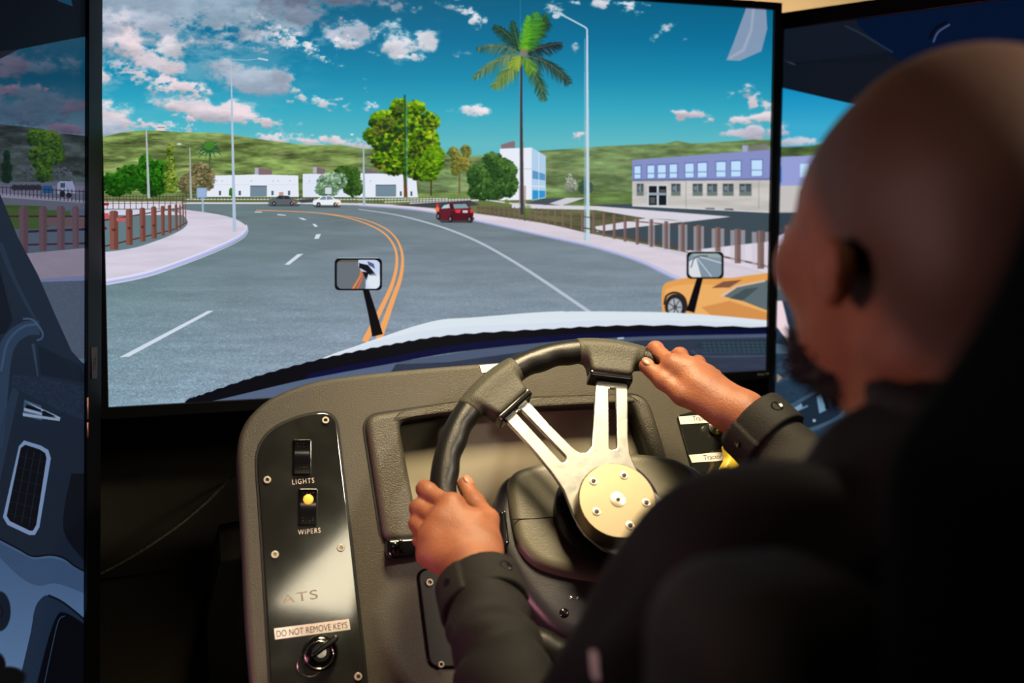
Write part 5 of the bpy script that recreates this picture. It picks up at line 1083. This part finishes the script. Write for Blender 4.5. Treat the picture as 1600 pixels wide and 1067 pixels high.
person = thing('person', 'man with shaved head and short beard in a black jacket holding the steering wheel', 'person', (.473, .42, 0))
V, Fc = merge((vL, gL), (vR, gR), (vH, gH), (vT, gT)); body = put_obj('body', V, Fc, M_skin, person)
VA = np.array(V); q = (VA-HC)@MH.T/HS; hd = np.arange(len(VA)); hd = (hd >= len(vL)+len(vR)) & (hd < len(vL)+len(vR)+len(vH))
hl = .012+np.clip(-q[:,1]*.9, -.10, .062)*1.0   # hairline: high over the brow, low at the nape
st = np.clip((q[:,2]-(.020-np.clip(.045-q[:,1], 0, .11)*.85))/.03, 0, 1)*np.clip((.094-q[:,1])/.02, 0, 1)*hd*.82+hd*.10
at_ = body.data.attributes.new('stubble', 'FLOAT', 'POINT'); at_.data.foreach_set('value', (np.clip(st, 0, 1)*(np.abs(q[:,0]) < .081)).astype(np.float32))
# nails on the visible thumbs
def nail(p, q, side, r):
    # p towards q is the thumb tip direction; side is outward
    d = nrm(q-p); s = nrm(side-np.dot(side, d)*d); t = np.cross(d, s); M = np.array([t, d, s]); c = q+s*r*.80-d*.001
    f = lambda P: ell(P, c, (.0072, .0090, .0036), M); v, g_ = nets(f, c-.012, c+.012, .0012); o = put_obj('thumbnail', v, g_, M_nail, person)
nail(tL[2][0], tL[2][1], FW.n*.5+FW.u*.4-FW.v*.1, .0092); nail(tR[2][0], tR[2][1], FW.n*.8+FW.v*.5, .0090)
for s in (-1, 1):
    c = HC+MH.T@(np.array([s*.031, .083, -.002])*HS); f = lambda P: np.linalg.norm(P-c.astype(np.float32), axis=1)-.0115
    v, g_ = nets(f, c-.015, c+.015, .0025); put_obj('eye', v, g_, M_eye, person)
# beard: curls over chin and jaw
rb = np.random.RandomState(4)
from mathutils import noise as mn
def beardf(Q):
    P = (Q-HC.astype(np.float32))@MH.T.astype(np.float32)/HS; A = P.copy(); A[:,0] = np.abs(A[:,0])
    d = headf(Q)/HS-.010
    reg = smin(ell(A, (.0, .080, -.081), (.044, .036, .026)), ell(A, (.036, .042, -.083), (.026, .050, .022)), .01)
    reg = smin(reg, cap(A, (.026, .090, -.062), (.030, .078, -.095), .008, .012), .006); reg = smin(reg, cap(A, (.0, .105, -.053), (.022, .094, -.056), .005, .005), .004)
    n = .0045*(np.sin(Q[:,0]*700)*np.sin(Q[:,1]*640+1)*np.sin(Q[:,2]*690+2))
    return smax(smax(d, reg, .004), -(A[:,2]+1), .001)+n
bc = HC+MH.T@np.array([0, .07, -.1]); v, g_ = nets(beardf, bc-.095, bc+.095, .0036); put_obj('beard', v, g_, M_beard, person)
cl = []
bm_v = v
for k in range(1500):
    p = bm_v[rb.randint(len(bm_v))]; d = nrm(p-(HC+MH.T@np.array([0, .03, -.08]))+rb.randn(3)*.012); L = rb.uniform(.003, .008); s = nrm(np.cross(d, rb.randn(3)))
    pts = [p-d*.002, p+d*L*.5+s*.0015, p+d*L-s*.001]; cl.append(tube(pts, .0006, 3, False))
o = put_obj('beard_hairs', *merge(*cl), M_beard, person); o['kind'] = 'stuff'

# jacket
def fold(P, amp, k=1.):
    return amp*(np.sin(P[:,0]*61*k+np.sin(P[:,2]*37)*1.5+P[:,1]*20)*np.sin(P[:,2]*53*k+P[:,1]*41+1.3)+.5*np.sin(P[:,1]*97*k+P[:,2]*60+P[:,0]*30))
def jacketf(P):
    d = cap(P, pel+np.array([0, 0, .06]), ch_, .15, .155)
    d = smin(d, cap(P, shL+np.array([.03, -.01, -.02]), shR-np.array([.03, .01, .02]), .068, .068), .06)
    d = smin(d, cap(P, ch_+np.array([0, .0, .05]), C7-np.array([0, 0, .02]), .10, .070), .05); d = smin(d, cap(P, C7-np.array([.03, 0, .03]), shL+np.array([.03, 0, .0]), .058, .045), .04); d = smin(d, cap(P, C7-np.array([-.03, 0, .03]), shR+np.array([-.03, 0, .02]), .060, .055), .04)
    d = smin(d, cap(P, C7+np.array([-.03, .05, -.045]), C7+np.array([.03, .05, -.045]), .062), .04)
    d = smin(d, cap(P, at(1385, 742, .62), at(1480, 720, .60), .037, .045), .035)
    for s, e, w_ in ((shL, elL, wL), (shR, elR, wR)):
        u = nrm(w_-e); L = np.linalg.norm(w_-e)
        d = smin(d, cap(P, s, e, .069, .053), .03); d = smin(d, cap(P, e, e+u*(L-.045), .052, .0395), .018)
        t = (P-e.astype(np.float32))@u.astype(np.float32); r = np.linalg.norm(P-e.astype(np.float32)-t[:, None]*u.astype(np.float32), axis=1)
        d = d+.0030*np.sin(t*150+r*60)*np.exp(-((t-L*.62)/.05)**2)*(r < .08)
    d = d+fold(P, .0035)
    return d
v, g_ = nets(jacketf, (.10, .24, .55), (.95, 1.16, 1.24), .0065); put_obj('jacket', v, g_, M_jacket, person)
collar = [C7+np.array([math.cos(t)*.080, .022+math.sin(t)*.084, .012+.004*math.sin(t)]) for t in np.linspace(0, 2*math.pi, 40)]
def colf(P):
    d = None
    for a, b in zip(collar[:-1], collar[1:]):
        e = np.minimum(cap(P, a, b, .011), cap(P, a-np.array([0, 0, .02]), b-np.array([0, 0, .02]), .012)); d = e if d is None else smin(d, e, .004)
    return d
v, g_ = nets(colf, C7-np.array([.12, .12, .06]), C7+np.array([.12, .14, .07]), .005); put_obj('collar', v, g_, M_jacket, person)
for nm, e, w_, s in (('cuff', elL, wL, nrm(np.array([.25, -1, .5]))), ('cuff', elR, wR, nrm(np.array([-.2, -.6, 1.])))):
    u = nrm(w_-e); c = w_-u*.030; sd = nrm(s-np.dot(s, u)*u); tt = np.cross(u, sd)
    def cf(P):
        q = P-c.astype(np.float32); t = q@u.astype(np.float32); rad = q-t[:, None]*u.astype(np.float32); r = np.linalg.norm(rad, axis=1); an = np.arctan2(rad@tt.astype(np.float32), rad@sd.astype(np.float32))
        R0 = .0405+.0012*np.sin(an*3+1)+.0025*np.clip(an, -1, 1)*(np.abs(an) < 1)
        q2 = np.stack([np.abs(r-R0)-.0030, np.abs(t)-.019], 1); return np.linalg.norm(np.maximum(q2, 0), axis=1)+np.minimum(q2.max(1), 0)-.0022
    v, g_ = nets(cf, c-.07, c+.07, .0028); cu = put_obj('cuff', v, g_, M_jacket, person)
    fs = Frame(c+sd*.0435+tt*.006, sd, u=u)
    v, g_ = lathe(fs, .0, 0, [(.0078, -.002), (.0078, .0028), (.0066, .0038), (.005, .0032), (.001, .0032)], 24); put_obj('snap_button', v, g_, M_gloss, cu, sharp=40)
    fs = Frame(c+nrm(sd*.2-tt)*.0435, nrm(sd*.2-tt), u=u); v, g_ = lathe(fs, .0, 0, [(.0055, -.002), (.0055, .0024), (.004, .0034), (.001, .003)], 20); put_obj('snap_button', v, g_, M_gloss, cu, sharp=40)
def trf(P):
    d = cap(P, pel-np.array([0, 0, .01]), pel+np.array([0, .02, .08]), .135, .13)
    for sx, kx in ((-.09, -.13), (.09, .13)):
        h = pel+np.array([sx, 0, -.01]); k = np.array([.473+kx, .86, .60]); a = np.array([.473+kx*.9, 1.02, .12])
        d = smin(d, cap(P, h, k, .092, .066), .03); d = smin(d, cap(P, k, a, .066, .055), .015)
    return d+fold(P, .003)
v, g_ = nets(trf, (.18, .22, .04), (.78, 1.14, .80), .011); put_obj('trousers', v, g_, M_trous, person)
for kx in (-.117, .117):
    x = .473+kx; f = lambda P: smin(cap(P, (x, 1.01, .055), (x, 1.17, .040), .045, .036), cap(P, (x, 1.01, .05), (x, 1.02, .12), .045, .045), .02)
    f2 = lambda P: smax(f(P), -(P[:,2]-.002), .004)
    v, g_ = nets(f2, (x-.07, .93, -.01), (x+.07, 1.24, .19), .007); put_obj('shoe', v, g_, M_shoe, person)
# pale and red emblem on the jacket by the lap
from mathutils.bvhtree import BVHTree
jk = bpy.data.objects['jacket']; bt = BVHTree.FromPolygons([v_.co+Vector(WORLD['jacket']) for v_ in jk.data.vertices], [p_.vertices for p_ in jk.data.polygons])
h_, n_, i_, d_ = bt.ray_cast(Vector(CAM), Vector(ray(931, 1040)))
if h_ is not None:
    fe = Frame(np.array(h_), np.array(n_)); 
    v, g_ = plate(fe, [roundc([(-.005, -.009), (.005, -.009), (.005, .009), (-.005, .009)], .003)], -.001, .0016, .0006, 1); o = put_obj('sleeve_tab', v, g_, M_paper, jk, sharp=40); o['label'] = 'small white tab with red lower half on the left sleeve'
    v, g_ = plate(fe.off(.0016), [roundc([(-.0045, -.008), (.0045, -.008), (.0045, -.001), (-.0045, -.001)], .001)], 0, .0006); put_obj('tab_band', v, g_, mat('red_cloth', (.35, .02, .03), .6), jk, False)
# ---------------------------------------------------------------- seat
seat = thing('driver_seat', 'tall black driving seat behind the man, out of focus at the right', 'seat', (.473, .42, 0))
FBk = Frame((.473, .235, 0), (0, -1, 0)); 
ys = .30; FT = Frame((.473, ys, 0), (0, -1, 0))
lft = [(1350, 1000), (1350, 870), (1352, 760), (1362, 700), (1398, 640), (1450, 565), (1500, 490), (1545, 400), (1580, 310), (1602, 240)]
L = [FT.px(*p) for p in lft]; L = [(a, b) for a, b in L]; tp = L[-1]
L += [(tp[0]+.012, tp[1]+.04), (tp[0]+.03, tp[1]+.075), (tp[0]+.07, tp[1]+.095)]
L = [(L[0][0]+.01, .48)]+L; outl = L+[(-a, b) for a, b in L[::-1]]
OP = np.array(curve(outl, 3))
def backf(P):
    x, z = P[:,0]-.473, P[:,2]; d2 = np.full(len(P), 1e9); ins = np.zeros(len(P), bool)
    for k in range(len(OP)):
        a, b = OP[k-1], OP[k]; e = b-a; t = np.clip(((x-a[0])*e[0]+(z-a[1])*e[1])/max(1e-12, e@e), 0, 1); d2 = np.minimum(d2, np.hypot(x-a[0]-t*e[0], z-a[1]-t*e[1]))
        if a[1] != b[1]: ins ^= ((a[1] > z) != (b[1] > z)) & (x < e[0]*(z-a[1])/e[1]+a[0])
    d2 = np.where(ins, -d2, d2); q = np.stack([d2+.03, np.abs(P[:,1]-.255)-.025], 1); return np.linalg.norm(np.maximum(q, 0), axis=1)+np.minimum(q.max(1), 0)-.03
v, f = nets(backf, (.19, .18, .46), (.76, .33, 1.50), .010); put_obj('backrest', v, f, M_seat, seat)
bev_box('cushion', (.23, .27, .40), (.716, .80, .50), .03, M_seat, seat, 4)
bev_box('suspension', (.33, .32, .09), (.616, .70, .40), .02, M_blk, seat, 2); bev_box('base', (.27, .28, 0), (.676, .76, .09), .01, M_blk, seat, 2)
FA = Frame((.2, .335, 0), (0, -1, 0)); a0 = FA.px(1003, 1000); a1 = FA.px(1398, 870)
zc = FA.px(1200, 862)[1]-.021; xc = (a0[0]+a1[0])/2+.2+.027; hw = (a1[0]-a0[0])/2*.92
f_ = lambda P: rbx(P, (xc, .375, zc-.20), (hw, .055, .20), .038)
v, g_ = nets(f_, (xc-hw-.02, .30, zc-.42), (xc+hw+.02, .45, zc+.02), .007); o = put_obj('armrest', v, g_, M_arm, seat); o['label'] = 'folded-up padded armrest, dark grey'
bev_box('armrest_bracket', (xc-.02, .29, zc-.38), (.30, .34, zc-.30), .005, M_blk, seat)
print('armrest', xc, hw, zc)
